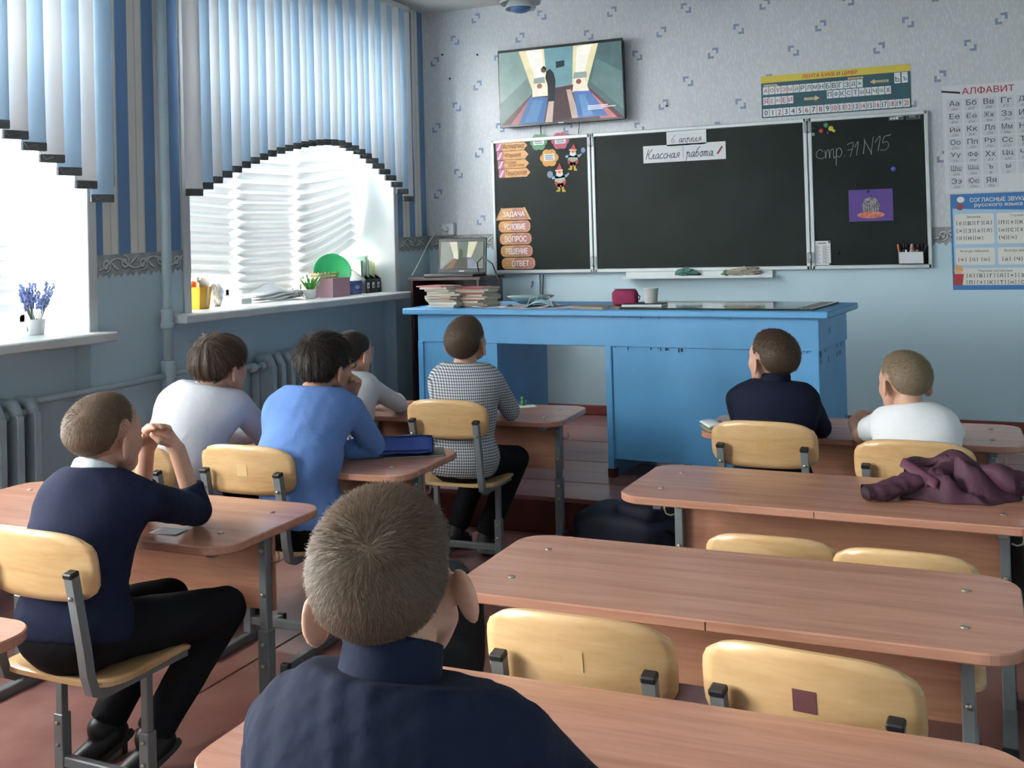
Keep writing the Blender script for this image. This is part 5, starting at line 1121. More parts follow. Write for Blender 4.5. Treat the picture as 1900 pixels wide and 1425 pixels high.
# bags on the floor and on hooks
M_bag = mat('black_bag_cloth', '#15171c', .7, noise=.3, nscale=14, bump=.2, bscale=40); M_bagb = mat('navy_bag_cloth', '#12182c', .65, noise=.3, nscale=10, bump=.2, bscale=30)
def backpack(label, loc, rz, s, m, tilt=0, lie=False):
    t = thing('backpack', label, 'bag', loc, rz)
    M = (T(0, 0, .10*s) @ Rx(-PI/2) @ T(0, 0, 0)) if lie else Rx(tilt)
    b = MB(); b.grid(sup(.15*s, .09*s, .20*s, .55, seed=1, lump=.05), 28, 16, M); part('bag_body', b, m, t)
    part('front_pocket', MB().grid(sup(.11*s, .045*s, .10*s, .5, seed=3, lump=.05), 20, 12, M @ T(0, -.085*s, .02*s)), m, t)
    part('zip', MB().tube([tuple(M @ Vector(p)) for p in [(-.12*s, -.06*s, .25*s), (-.1*s, -.07*s, .35*s), (0, -.05*s, .395*s), (.1*s, -.07*s, .35*s), (.12*s, -.06*s, .25*s)]], .004*s, 6), mat('zip_grey', '#4d5258', .4), t)
    part('handle', MB().tube([tuple(M @ Vector(p)) for p in [(-.04*s, .03*s, .39*s), (-.02*s, .04*s, .43*s), (.02*s, .04*s, .43*s), (.04*s, .03*s, .39*s)]], .008*s, 6), m, t)
    part('strap', MB().tube([tuple(M @ Vector(p)) for p in [(.08*s, .08*s, .36*s), (.12*s, .12*s, .3*s), (.13*s, .12*s, .15*s), (.1*s, .09*s, .04*s)]], .012*s, 6), m, t)
    part('strap_buckle', MB().box(-.02*s, .02*s, -.006, .006, -.012, .012, M @ T(.12*s, .13*s, .2*s), c=.002), mat('buckle_grey', '#777b80', .4), t)
    return t
backpack('black backpack standing on the floor behind the front boy\'s ear', (2.26, -4.28, 0), .6, 1.05, M_bag, .05)
backpack('dark navy backpack lying on the floor before the platform', (2.60, -2.66, 0), 1.35, 1.15, M_bagb, 0, True)
backpack('dark backpack hanging at the right end of the jacket desk', (4.13, -3.80, 0), .2, 1.1, M_bagb, 0)
backpack('small black bag standing at the right end of the first desk, its handle up', (4.07, -3.12, 0), .3, 1.12, M_bag, 0)
# ------------------------------------------------------------------ people: bodies grown as one surface from a distance field
def surface_nets(S, X, Y, Z):
    ins = S < 0
    c = [ins[dx:ins.shape[0]-1+dx, dy:ins.shape[1]-1+dy, dz:ins.shape[2]-1+dz] for dx in (0, 1) for dy in (0, 1) for dz in (0, 1)]
    tot = sum(q.astype(np.int8) for q in c); act = (tot > 0) & (tot < 8)
    idx = np.full(act.shape, -1, np.int64); I, J, K = np.nonzero(act); idx[I, J, K] = np.arange(len(I))
    acc = np.zeros((len(I), 3)); cnt = np.zeros(len(I)); cor = [(dx, dy, dz) for dx in (0, 1) for dy in (0, 1) for dz in (0, 1)]
    for a in range(8):
        for b in range(a+1, 8):
            d = [cor[b][k]-cor[a][k] for k in range(3)]
            if sum(map(abs, d)) != 1: continue
            ia = (I+cor[a][0], J+cor[a][1], K+cor[a][2]); ib = (I+cor[b][0], J+cor[b][1], K+cor[b][2])
            sa, sb = S[ia], S[ib]; m = (sa < 0) != (sb < 0); t = np.where(m, sa/np.where(m, sa-sb, 1), 0)
            pa = np.stack([X[ia[0]], Y[ia[1]], Z[ia[2]]], -1); pb = np.stack([X[ib[0]], Y[ib[1]], Z[ib[2]]], -1)
            acc += np.where(m[:, None], pa+(pb-pa)*t[:, None], 0); cnt += m
    V = acc/np.maximum(cnt, 1)[:, None]; F = []
    for ax in range(3):
        s0 = [slice(None)]*3; s1 = [slice(None)]*3; s0[ax] = slice(0, -1); s1[ax] = slice(1, None)
        A, B = ins[tuple(s0)], ins[tuple(s1)]; e = A != B; o = [k for k in range(3) if k != ax]
        sl = [slice(None)]*3; sl[o[0]] = slice(1, -1); sl[o[1]] = slice(1, -1)
        off = np.zeros(3, int); off[o[0]] = 1; off[o[1]] = 1
        P = np.argwhere(e[tuple(sl)])+off; fl = A[tuple(P.T)]
        def cell(da, db): q = P.copy(); q[:, o[0]] += da; q[:, o[1]] += db; return idx[tuple(q.T)]
        q = np.stack([cell(-1, -1), cell(0, -1), cell(0, 0), cell(-1, 0)], -1)
        if ax == 1: fl = ~fl
        q[~fl] = q[~fl][:, ::-1]; F.append(q)
    F = np.concatenate(F); F = F[(F >= 0).all(1)]
    return V, F
def relax(V, F, it, lam=.5):
    E = np.concatenate([F[:, [0, 1]], F[:, [1, 2]], F[:, [2, 3]], F[:, [3, 0]]]); n = len(V)
    for _ in range(it):
        s = np.zeros_like(V); c = np.zeros(n)
        np.add.at(s, E[:, 0], V[E[:, 1]]); np.add.at(s, E[:, 1], V[E[:, 0]]); np.add.at(c, E[:, 0], 1); np.add.at(c, E[:, 1], 1)
        V = V+lam*(s/np.maximum(c, 1)[:, None]-V)
    return V
class Field:
    """smooth union of tapered capsules and ellipsoids on a grid that is finer where it matters"""
    def __init__(s): s.p = []; s.cut = []; s.carve = []
    def cap(s, a, b, ra, rb=None, k=.016, flat=None, ratio=1.0, clip=None): s.p.append(('c', np.array(a, float), np.array(b, float), ra, ra if rb is None else rb, k, flat, ratio, clip)); return s
    def ell(s, c, r, R=None, k=.016, carve=False): (s.carve if carve else s.p).append(('e', np.array(c, float), np.array(r, float), R, None, k, None, 1, None)); return s
    def bounds(s):
        lo = np.full(3, 1e9); hi = -lo
        for q in s.p:
            l, h = s.bb(q, 0); lo = np.minimum(lo, l); hi = np.maximum(hi, h)
        return lo, hi
    def bb(s, q, m):
        if q[0] == 'c': r = max(q[3], q[4])+m; return np.minimum(q[1], q[2])-r, np.maximum(q[1], q[2])+r
        r = q[2].max()+m; return q[1]-r, q[1]+r
    def dist(s, q, x, y, z):
        if q[0] == 'c':
            a, b = q[1], q[2]; e = q[6]; d = b-a; px, py, pz = x-a[0], y-a[1], z-a[2]
            if e is not None:
                e = np.array(e)/np.linalg.norm(e); w = (q[7]-1); t = (px*e[0]+py*e[1]+pz*e[2])*w; px, py, pz = px+t*e[0], py+t*e[1], pz+t*e[2]; d = d+(d@e)*w*e
            dd = max(d@d, 1e-12); t = np.clip((px*d[0]+py*d[1]+pz*d[2])/dd, 0, 1)
            D = np.sqrt((px-t*d[0])**2+(py-t*d[1])**2+(pz-t*d[2])**2)-(q[3]+(q[4]-q[3])*t)
            if e is not None: D = D/(1+(q[7]-1)*.5)
        else:
            c, r, R = q[1], q[2], q[3]; px, py, pz = x-c[0], y-c[1], z-c[2]
            if R is not None: px, py, pz = (px*R[0][0]+py*R[1][0]+pz*R[2][0], px*R[0][1]+py*R[1][1]+pz*R[2][1], px*R[0][2]+py*R[1][2]+pz*R[2][2])
            k0 = np.sqrt((px/r[0])**2+(py/r[1])**2+(pz/r[2])**2); k1 = np.sqrt((px/r[0]**2)**2+(py/r[1]**2)**2+(pz/r[2]**2)**2); D = k0*(k0-1)/np.maximum(k1, 1e-9)
        if q[8] is not None:
            for (cp, cn) in q[8]: D = np.maximum(D, (x-cp[0])*cn[0]+(y-cp[1])*cn[1]+(z-cp[2])*cn[2])
        return D
    def mesh(s, step, fine=(), fstep=.004, noise=None, smooth=2, clip=None, inflate=0):
        lo, hi = s.bounds(); lo -= .03; hi += .03; axes = []
        for k in range(3):
            marks = []
            for (fl, fh) in fine: marks.append((max(fl[k], lo[k]), min(fh[k], hi[k])))
            x = lo[k]; out = []
            while x < hi[k]:
                out.append(x); x += fstep if any(a-1e-9 <= x <= b for a, b in marks) else step
            out.append(x); axes.append(np.array(out))
        X, Y, Z = axes; groups = {}
        for q in s.p: groups.setdefault(q[5], []).append(q)
        S = None
        for kk, ps in groups.items():
            E = np.zeros((len(X), len(Y), len(Z)), np.float32)
            for q in ps:
                l, h = s.bb(q, 7*kk+.004+inflate); i = [np.searchsorted(axes[k], l[k]) for k in range(3)]; j = [np.searchsorted(axes[k], h[k]) for k in range(3)]
                if any(j[k] <= i[k] for k in range(3)): continue
                x, y, z = X[i[0]:j[0], None, None], Y[None, i[1]:j[1], None], Z[None, None, i[2]:j[2]]
                E[i[0]:j[0], i[1]:j[1], i[2]:j[2]] += np.exp(np.clip(-(s.dist(q, x, y, z)-inflate)/kk, -60, 60))
            G = -kk*np.log(E+1e-9)
            S = G if S is None else np.minimum(S, G)
        for q in s.carve:
            l, h = s.bb(q, .01); i = [np.searchsorted(axes[k], l[k]) for k in range(3)]; j = [np.searchsorted(axes[k], h[k]) for k in range(3)]
            x, y, z = X[i[0]:j[0], None, None], Y[None, i[1]:j[1], None], Z[None, None, i[2]:j[2]]
            sub = S[i[0]:j[0], i[1]:j[1], i[2]:j[2]]; np.maximum(sub, -s.dist(q, x, y, z), out=sub)
        x, y, z = X[:, None, None], Y[None, :, None], Z[None, None, :]
        if noise is not None: S = S+noise(x, y, z).astype(np.float32)
        if clip is not None: S = np.maximum(S, clip(x, y, z))
        S[0], S[-1], S[:, 0], S[:, -1], S[:, :, 0], S[:, :, -1] = (1,)*6
        V, F = surface_nets(S, X, Y, Z)
        return relax(V, F, smooth) if smooth else V, F
def np_mesh(name, V, F, smooth=True):
    me = bpy.data.meshes.new(name); me.vertices.add(len(V)); me.vertices.foreach_set('co', np.asarray(V, np.float32).ravel())
    n = F.shape[1]; me.loops.add(len(F)*n); me.loops.foreach_set('vertex_index', F.ravel().astype(np.int32)); me.polygons.add(len(F))
    me.polygons.foreach_set('loop_start', np.arange(0, len(F)*n, n, dtype=np.int32)); me.update(calc_edges=True); me.validate()
    me.polygons.foreach_set('use_smooth', np.ones(len(me.polygons), bool)); return me
def folds(amp, seed, s=1.0, vert=.5):
    r = np.random.RandomState(seed); W = [(r.normal(size=3)*np.array([1, 1, vert])*rr*s, r.uniform(0, 6.3)) for rr in (30, 42, 55, 75, 95)]
    def f(x, y, z):
        o = 0
        for i, (w, p) in enumerate(W): o = o+np.abs(np.sin(w[0]*x+w[1]*y+w[2]*z*2.2+p+.8*np.sin(17*z+9*x+p)))*(1/(1+.35*i))
        return amp*(o/3.4-.6)
    return f
SKIN = {}
def skin_mat(name, c): return mat(name, c, .5, noise=.08, nscale=30, sss=.18, spec=.4)
def hair_mat(name, c, c2):
    if name in MATS: return MATS[name]
    m = mat(name, c, .55, spec=.35); N, L, b = nodes(m); g = N.new('ShaderNodeNewGeometry'); mx = N.new('ShaderNodeMix'); mx.data_type = 'RGBA'
    mx.inputs['A'].default_value = rgb(c); mx.inputs['B'].default_value = rgb(c2); L.new(g.outputs['Random Per Island'], mx.inputs['Factor']); L.new(mx.outputs['Result'], b.inputs['Base Color']); return m
def cloth(name, c, **k): return mat(name, c, k.pop('rough', .85), noise=k.pop('noise', .08), nscale=10, bump=.12, bscale=90, spec=.2, **k)
HAIRLINE = [(-.14, -.072), (-.075, -.072), (-.045, -.060), (-.028, -.02), (-.018, .008), (.006, .016), (.016, -.002), (.026, -.006), (.034, .022), (.05, .045), (.07, .07), (.085, .095), (.14, .15)]
def head_frame(yaw, pitch, roll): return (Rz(yaw) @ Rx(pitch) @ Ry(roll)).to_3x3()
def head_prims(Fd, c, R, s, k=.010, neck=None, off=0, face=True, ears=True, earout=.35):
    A = np.array(R); P = lambda x, y, z: np.array(c)+A @ (np.array((x, y, z))*s)
    def E(x, y, z, rx, ry, rz, kk=k): Fd.ell(P(x, y, z), np.array((rx, ry, rz))*s+off, A, kk)
    E(0, -.014, .028, .0715, .088, .078); E(0, -.042, .020, .063, .065, .064); E(0, .03, .035, .060, .056, .058)
    if face:
        E(0, .036, -.028, .055, .048, .072); E(0, .060, -.083, .028, .026, .022)
        for q in (-1, 1):
            Fd.cap(P(q*.050, .006, -.048), P(q*.020, .058, -.085), .020*s+off, .019*s+off, k); E(q*.034, .062, -.032, .024, .022, .024)
            Fd.cap(P(q*.012, .083, .012), P(q*.042, .070, .012), .011*s, .009*s, k)
        Fd.cap(P(0, .084, .004), P(0, .103, -.030), .007*s, .0115*s, .006); E(0, .086, -.062, .017, .010, .011, .006)
    if ears:
        for q in (-1, 1):
            Re = A @ np.array(Rz(-q*(PI/2-earout)*-1).to_3x3()) if False else A @ np.array((Rz(q*earout) @ Rx(-.18)).to_3x3())
            ce = P(q*(.081+.010*earout), -.012-.004*earout, -.022); Fd.ell(ce, np.array((.0075, .0195, .032))*s, Re, .005)
            Fd.cap(P(q*.072, .004, -.03), P(q*.074, .0, -.005), .008*s, .008*s, .006)
            Fd.ell(P(q*(.0895+.010*earout), -.004-.002*earout, -.018), np.array((.0065, .0105, .019))*s, Re, .005, carve=True)
    return P
def hand(Fd, W, d, n, s, side, curl, spread=.1, k=.0035, bend=None):
    """palm, four fingers of unequal length and a thumb; d = finger direction, n = palm normal"""
    d = np.array(d, float); d /= np.linalg.norm(d); n = np.array(n, float); n -= d*(n@d); n /= np.linalg.norm(n); l = np.cross(d, n)*side
    W = np.array(W, float)
    for q in (-.6, -.2, .2, .6): Fd.cap(W+l*q*.018*s+d*.008*s, W+d*.066*s+l*q*.034*s, .0125*s, .0105*s, .008)
    for i, (off, L) in enumerate(((.027, .058), (.009, .066), (-.009, .061), (-.026, .047))):
        p = W+d*.068*s+l*off*s; dd = d+l*off*spread*12; dd /= np.linalg.norm(dd); nn = n-dd*(n@dd); nn /= np.linalg.norm(nn); r = .0082*s
        for j, f in enumerate((.45, .32, .26)):
            a = (curl[i] if hasattr(curl, '__len__') else curl)*(.7 if j == 0 else 1.0)
            dd, nn = dd*math.cos(a)+nn*math.sin(a), nn*math.cos(a)-dd*math.sin(a)
            q = p+dd*L*f*s; Fd.cap(p, q, r, r*.9, k); p = q; r *= .9
    t0 = W+d*.022*s+l*.02*s; t1 = W+d*.045*s+l*.042*s+n*.012*s; t2 = W+d*.072*s+l*.045*s+n*.022*s
    Fd.cap(t0, t1, .012*s, .010*s, k); Fd.cap(t1, t2, .0095*s, .0075*s, k)
def strands(V, F, N, Lfn, dirfn, w, rs, keep=None, seg=2):
    """thin tapering ribbons rooted on a surface"""
    a, b, c, d = (V[F[:, i]] for i in range(4)); ar = np.linalg.norm(np.cross(c-a, d-b), axis=1); pr = ar/ar.sum(); i = rs.choice(len(F), N, p=pr); u, v = rs.rand(N, 1), rs.rand(N, 1)
    P = a[i]*(1-u)*(1-v)+b[i]*u*(1-v)+c[i]*u*v+d[i]*(1-u)*v; nn = np.cross(c-a, d-b)[i]; nn /= np.maximum(np.linalg.norm(nn, axis=1, keepdims=True), 1e-12)
    if keep is not None: m = keep(P, rs); P, nn = P[m], nn[m]
    N = len(P); L = Lfn(P, rs)[:, None]; D = dirfn(P, nn, rs); D /= np.linalg.norm(D, axis=1, keepdims=True)
    side = np.cross(D, nn); side /= np.maximum(np.linalg.norm(side, axis=1, keepdims=True), 1e-9); rings = []
    for k in range(seg+1):
        t = k/seg; q = P-nn*.001+D*L*t-nn*L*.18*t*t; ww = w*(1-.75*t)
        rings.append((q+side*ww, q-side*ww))
    VV = np.concatenate([np.stack(r, 1) for r in rings], 1).reshape(-1, 3); base = (np.arange(N)*2*(seg+1))[:, None]
    FF = np.concatenate([base+np.array([2*k, 2*k+1, 2*k+3, 2*k+2]) for k in range(seg)], 0); return VV, FF
def person(label, spec):
    g = spec.get; s = g('s', 1.0); H = np.array(spec['H']); R = head_frame(*spec['hr']); hs = g('hs', 1.0); A = np.array(R); seed = g('seed', 1); rs = np.random.RandomState(seed)
    NB, PV, SL, SR = (np.array(spec[k], float) for k in ('NB', 'PV', 'SL', 'SR')); lat = SR-SL; lat /= np.linalg.norm(lat); up = NB-PV; up /= np.linalg.norm(up); fw = np.cross(up, lat); fw /= np.linalg.norm(fw)
    gr = g('girth', 1.0)*s
    HIP = {-1: PV-lat*.062*s-up*.01, 1: PV+lat*.062*s-up*.01}; J = {k: np.array(spec[k], float) for k in ('EL', 'ER', 'WL', 'WR', 'KL', 'KR', 'AL', 'AR')}
    CHT = NB-up*.075*s+fw*.012; MID = (NB+PV)/2+fw*.004-np.array(g('hunch', (0, 0, 0)))
    def torso(Fd, o, k=.022):
        Fd.cap(CHT-lat*.055*s, CHT+lat*.055*s, .088*gr+o, None, k, fw, 1.18); Fd.cap(MID-lat*.035*s, MID+lat*.035*s, .092*gr+o, None, k, fw, 1.15)
        Fd.cap(CHT, MID, .098*gr+o, .102*gr+o, k, fw, 1.12); Fd.cap(MID, PV, .102*gr+o, .105*gr+o, k, fw, 1.1)
        Fd.cap(NB-up*.03, SL*.9+NB*.1, .042*s+o, .040*s+o, k); Fd.cap(NB-up*.03, SR*.9+NB*.1, .042*s+o, .040*s+o, k)
    def pelvis(Fd, o, k=.022): Fd.cap(HIP[-1]+up*.02, HIP[1]+up*.02, .088*gr+o, None, k, fw, 1.02)
    neckdir = (A @ np.array((0, -.022, -.055))*hs)+H
    body = Field(); P = head_prims(body, H, R, hs, earout=g('earout', .5))
    body.cap(neckdir, NB-up*.02, .047*hs, .052*hs, .014)
    torso(body, -.022); pelvis(body, -.022)
    sleeve = g('sleeve', 'long')
    for sd, S, E, W in ((-1, SL, J['EL'], J['WL']), (1, SR, J['ER'], J['WR'])):
        o = -.008 if sleeve == 'long' else 0; body.cap(S, E, .042*s-.008, .034*s+o, .014); body.cap(E, W, .034*s+o, .024*s, .012)
    for sd, Kn, An in ((-1, J['KL'], J['AL']), (1, J['KR'], J['AR'])): body.cap(HIP[sd], Kn, .072*s-.012, .052*s-.01, .016); body.cap(Kn, An, .048*s-.01, .026*s, .014); body.cap(An, An+np.array(g('toe', (0, .09, -.03)))*.25-np.array((0, 0, .012)), .024, .018, .012)
    fine = [(H-.15*hs, H+.15*hs)]
    for h in g('hands', ()):
        hand(body, J['WL'] if h['side'] < 0 else J['WR'], h['d'], h['n'], s*.95, h['side'], h['curl']); w = J['WL'] if h['side'] < 0 else J['WR']; fine.append((w-.11, w+.11))
    done = {h['side'] for h in g('hands', ())}
    for sd, W, E in ((-1, J['WL'], J['EL']), (1, J['WR'], J['ER'])):
        if sd not in done: d = W-E; hand(body, W, d*np.array((1, 1, .2)), (0, 0, -1), s*.95, sd, .25, k=.004)
    V, F = body.mesh(.010, fine, g('fstep', .0045), smooth=1)
    root = np_mesh('person', V, F); root.materials.append(skin_mat(*spec['skin'])); root = bpy.data.objects.new('person', root); COL.objects.link(root); tag(root, label, 'person', g('group'))
    # clothes
    top = Field(); torso(top, .006); top_m = spec['top']
    if g('tuck') is None: pelvis(top, .010)
    for sd, S, E, W in ((-1, SL, J['EL'], J['WL']), (1, SR, J['ER'], J['WR'])):
        if sleeve == 'short':
            cut = S+(E-S)*.62; n = (E-S)/np.linalg.norm(E-S); top.cap(S, S+(E-S)*.75, .050*s, .054*s, .016, clip=[(cut, n)])
        else:
            fr = g('cuff', {}).get(sd, .93); cut = E+(W-E)*fr; n = (W-E)/np.linalg.norm(W-E); top.cap(S, E, .050*s, .044*s, .018); top.cap(E, W, .044*s, .033*s, .016, clip=[(cut, n)])
    hem = PV-up*g('hem', .02); nb = NB+up*g('neckline', .03)
    nz = folds(g('fold', .006), seed)
    V2, F2 = top.mesh(g('tstep', .010), (), .006, noise=nz, smooth=1, clip=lambda x, y, z: np.maximum(-((x-hem[0])*up[0]+(y-hem[1])*up[1]+(z-hem[2])*up[2]), (x-nb[0])*up[0]+(y-nb[1])*up[1]+(z-nb[2])*up[2]))
    so = link(g('topname', 'shirt'), np_mesh('shirt', V2, F2), top_m, root)
    if 'collar' in spec:
        h0, h1, th, cm, cn = spec['collar']; cf = Field(); ax = neckdir-(NB-up*.02); ax /= np.linalg.norm(ax); b0 = NB-up*.02
        cf.cap(b0-ax*.03, b0+ax*.12, .050*hs+th+.003, .047*hs+th, .008, clip=[(b0+ax*h1, ax), (b0+ax*h0, -ax)])
        Vc, Fc = cf.mesh(.005, smooth=1); link(cn, np_mesh(cn, Vc, Fc), cm, so)
    tr = Field(); torso(tr, .002); pelvis(tr, .007); Fdk = .018
    tr.cap(PV+up*.03, PV, .100*gr, .100*gr, .02, fw, 1.1)
    for sd, Kn, An in ((-1, J['KL'], J['AL']), (1, J['KR'], J['AR'])): n = (An-Kn)/np.linalg.norm(An-Kn); tr.cap(HIP[sd], Kn, .080*s, .060*s, Fdk); tr.cap(Kn, An, .060*s, .050*s, .016, clip=[(An-n*.005, n)])
    wz = PV+up*.045
    V3, F3 = tr.mesh(.011, noise=folds(.005, seed+5), smooth=1, clip=lambda x, y, z: (z-PV[2]-.06)+0*x+0*y); link('trousers', np_mesh('trousers', V3, F3), spec['legs'], root)
    # shoes
    td = np.array(g('toe', (0, .09, -.03)), float); td /= np.linalg.norm(td)
    for An in (J['AL'], J['AR']):
        y = Vector(td); zz = Vector((0, 0, 1)); x = y.cross(zz).normalized(); z = x.cross(y); M = Matrix((x, y, z)).transposed().to_4x4(); M.translation = Vector(An)+y*.045-z*.035
        sh = link('shoe', SHOE[g('shoe', 'black')][0], SHOE[g('shoe', 'black')][1], root); sh.matrix_local = M; link('shoe_sole', SOLE_ME[g('shoe', 'black')], SHOE[g('shoe', 'black')][2], sh)
        if g('shoe') == 'sport': link('shoe_stripe', STRIPE_ME, SHOE['sport'][2], sh)
    # hair
    hg = spec['hair']; hf = Field(); head_prims(hf, H, R, hs, off=hg['th'], face=False, ears=False); hl = np.array(hg.get('line', HAIRLINE)); Ai = A.T
    def hclip(x, y, z):
        lx = ((x-H[0])*Ai[0][0]+(y-H[1])*Ai[0][1]+(z-H[2])*Ai[0][2])/hs; ly = ((x-H[0])*Ai[1][0]+(y-H[1])*Ai[1][1]+(z-H[2])*Ai[1][2])/hs; lz = ((x-H[0])*Ai[2][0]+(y-H[1])*Ai[2][1]+(z-H[2])*Ai[2][2])/hs
        return (np.interp(ly, hl[:, 0], hl[:, 1])+hg.get('drop', 0)-lz)*.6*hs
    def gro(x, y, z): return hg['th']*1.15*np.clip(1+hclip(x, y, z)/(.028*hs), 0, 1)
    if hg.get('groove'):
        wl = hg.get('whorl', (.01, -.075, .06)); ga, gn = hg['groove']
        def gro(x, y, z):
            lx = ((x-H[0])*Ai[0][0]+(y-H[1])*Ai[0][1]+(z-H[2])*Ai[0][2])/hs-wl[0]; ly = ((x-H[0])*Ai[1][0]+(y-H[1])*Ai[1][1]+(z-H[2])*Ai[1][2])/hs-wl[1]
            a = np.arctan2(ly, lx); return ga*np.abs(np.sin(a*gn+1.7*np.sin(a*3)))+hg['th']*.6*np.clip(1+hclip(x, y, z)/(.02*hs), 0, 1)
    V4, F4 = hf.mesh(.006, (), .004, smooth=1, clip=hclip, noise=gro)
    parts = [(V4, F4)]
    for ex in hg.get('extra', ()):
        ef = Field(); [ef.cap(P(*a), P(*b), ra*hs, rb*hs, .008) for a, b, ra, rb in ex]; parts.append(ef.mesh(.005, smooth=1))
    whl = np.array(hg.get('whorl', (.012, -.075, .062)))
    def dirs(Pp, nn, rr):
        loc = ((Pp-H) @ A)/hs; t = loc-whl; t = t-(t*((loc/np.linalg.norm(loc, axis=1, keepdims=True)))).sum(1, keepdims=True)*(loc/np.linalg.norm(loc, axis=1, keepdims=True)); t /= np.maximum(np.linalg.norm(t, axis=1, keepdims=True), 1e-6)
        t = t+np.array((0, 0, -.55)); tw = t @ A.T; tw = tw-nn*(tw*nn).sum(1, keepdims=True); tw /= np.maximum(np.linalg.norm(tw, axis=1, keepdims=True), 1e-6)
        lift = hg.get('lift', .5); return tw*(1-lift*.6)+nn*lift+rr.normal(size=Pp.shape)*hg.get('mess', .18)
    def lens(Pp, rr):
        loc = ((Pp-H) @ A)/hs; t = np.clip((loc[:, 2]+.07)/.14, 0, 1); return (hg['len'][0]+(hg['len'][1]-hg['len'][0])*t)*rr.uniform(.7, 1.15, len(Pp))
    sv = [strands(V4, F4, hg['n'], lens, dirs, hg.get('w', .0008), rs, seg=hg.get('seg', 2))]
    if hg.get('fade'):   # stubble below the clipped edge
        sf = Field(); head_prims(sf, H, R, hs, off=.0012, face=False, ears=False)
        def fclip(x, y, z): 
            q = hclip(x, y, z); return np.maximum(q-hg['fade']*hs, -q-.004)
        Vf, Ff = sf.mesh(.006, smooth=1, clip=fclip)
        sv.append(strands(Vf, Ff, hg['n']//2, lambda Pp, rr: rr.uniform(.003, .006, len(Pp)), dirs, hg.get('w', .0008)*.8, rs, keep=lambda Pp, rr: rr.rand(len(Pp)) < .75))
    VA = []; FA = []; n = 0
    for (v, f) in parts+sv: VA.append(v); FA.append(f+n); n += len(v)
    link('hair', np_mesh('hair', np.concatenate(VA), np.concatenate(FA)), hair_mat(*hg['mat']), root)
    # face details
    for q in (-1, 1):
        e = link('eye', EYE_ME, [mat('eye_white', '#d8d5d0', .25)], root); e.location = P(q*.030, .0745, -.003); e.scale = (hs,)*3; e.rotation_euler = R.to_euler()
        link('iris', IRIS_ME, mat('iris_brown', '#2c2019', .2), e)
        b = MB().tube([tuple(P(q*.014, .094, .021)), tuple(P(q*.03, .088, .027)), tuple(P(q*.044, .074, .022))], .0028*hs, 6); part('eyebrow', b, hair_mat(*hg['mat']), root)
    part('lips', MB().tube([tuple(P(-.017, .088, -.063)), tuple(P(0, .0965, -.062)), tuple(P(.017, .088, -.063))], [.003*hs, .005*hs, .003*hs], 8), mat('lip_pink', '#b06a62', .5), root)
    return root, P
sf = Field().cap((0, -.055, .0), (0, .055, -.008), .036, .032, .02).cap((0, -.05, .03), (0, -.03, .035), .034, .036, .015).cap((0, .07, -.008), (0, .085, -.01), .03, .024, .015)
vv, ff = sf.mesh(.006, smooth=2); SHM = np_mesh('shoe', vv, ff)
SOLE_ME = MB().prism([(.034*math.cos(a)*(1 if math.sin(a) > 0 else .85), .098*math.sin(a)+.005) for a in [2*PI*i/24 for i in range(24)]], -.042, -.022, c=.004).mesh('shoe_sole'); SOLE_ME = {'black': SOLE_ME, 'sport': SOLE_ME.copy()}
STRIPE_ME = MB().grid(lambda u, v: (.0365*math.cos(PI*u), .02+.035*v, .028*math.sin(PI*u)+.006), 10, 3, thick=.002).mesh('shoe_stripe')
SHOE = {'black': (SHM, mat('black_shoe', '#131316', .5), mat('shoe_sole_dark', '#3a3b3d', .6)), 'sport': (SHM.copy(), mat('sport_shoe_black', '#1b1b1e', .6), mat('sport_sole_grey', '#b3b1ac', .6))}
EYE_ME = MB().lathe([(0, -.0115), (.006, -.0098), (.0105, -.0048), (.0115, 0), (.0105, .0048), (.006, .0098), (0, .0115)], 14, Rx(PI/2)).mesh('eye')
IRIS_ME = MB().lathe([(.0052, .0098), (.0045, .0112), (0, .0122)], 12, Rx(-PI/2)).mesh('iris')
SK1 = ('skin_fair', '#c99b86'); SK2 = ('skin_warm', '#bf8f78')
M_navyk = cloth('navy_knit', '#171d36'); M_navys = cloth('navy_cotton', '#161e33'); M_wsh = cloth('white_jersey', '#c8c9d0', noise=.03); M_wtee = cloth('white_tee', '#dfe0e3', noise=.03); M_blsh = cloth('light_blue_cotton', '#6484c0'); M_turt = cloth('dark_navy_turtleneck', '#12162b')
M_blkt = cloth('black_trousers', '#131419'); M_nvt = cloth('dark_navy_trousers', '#151a2c')
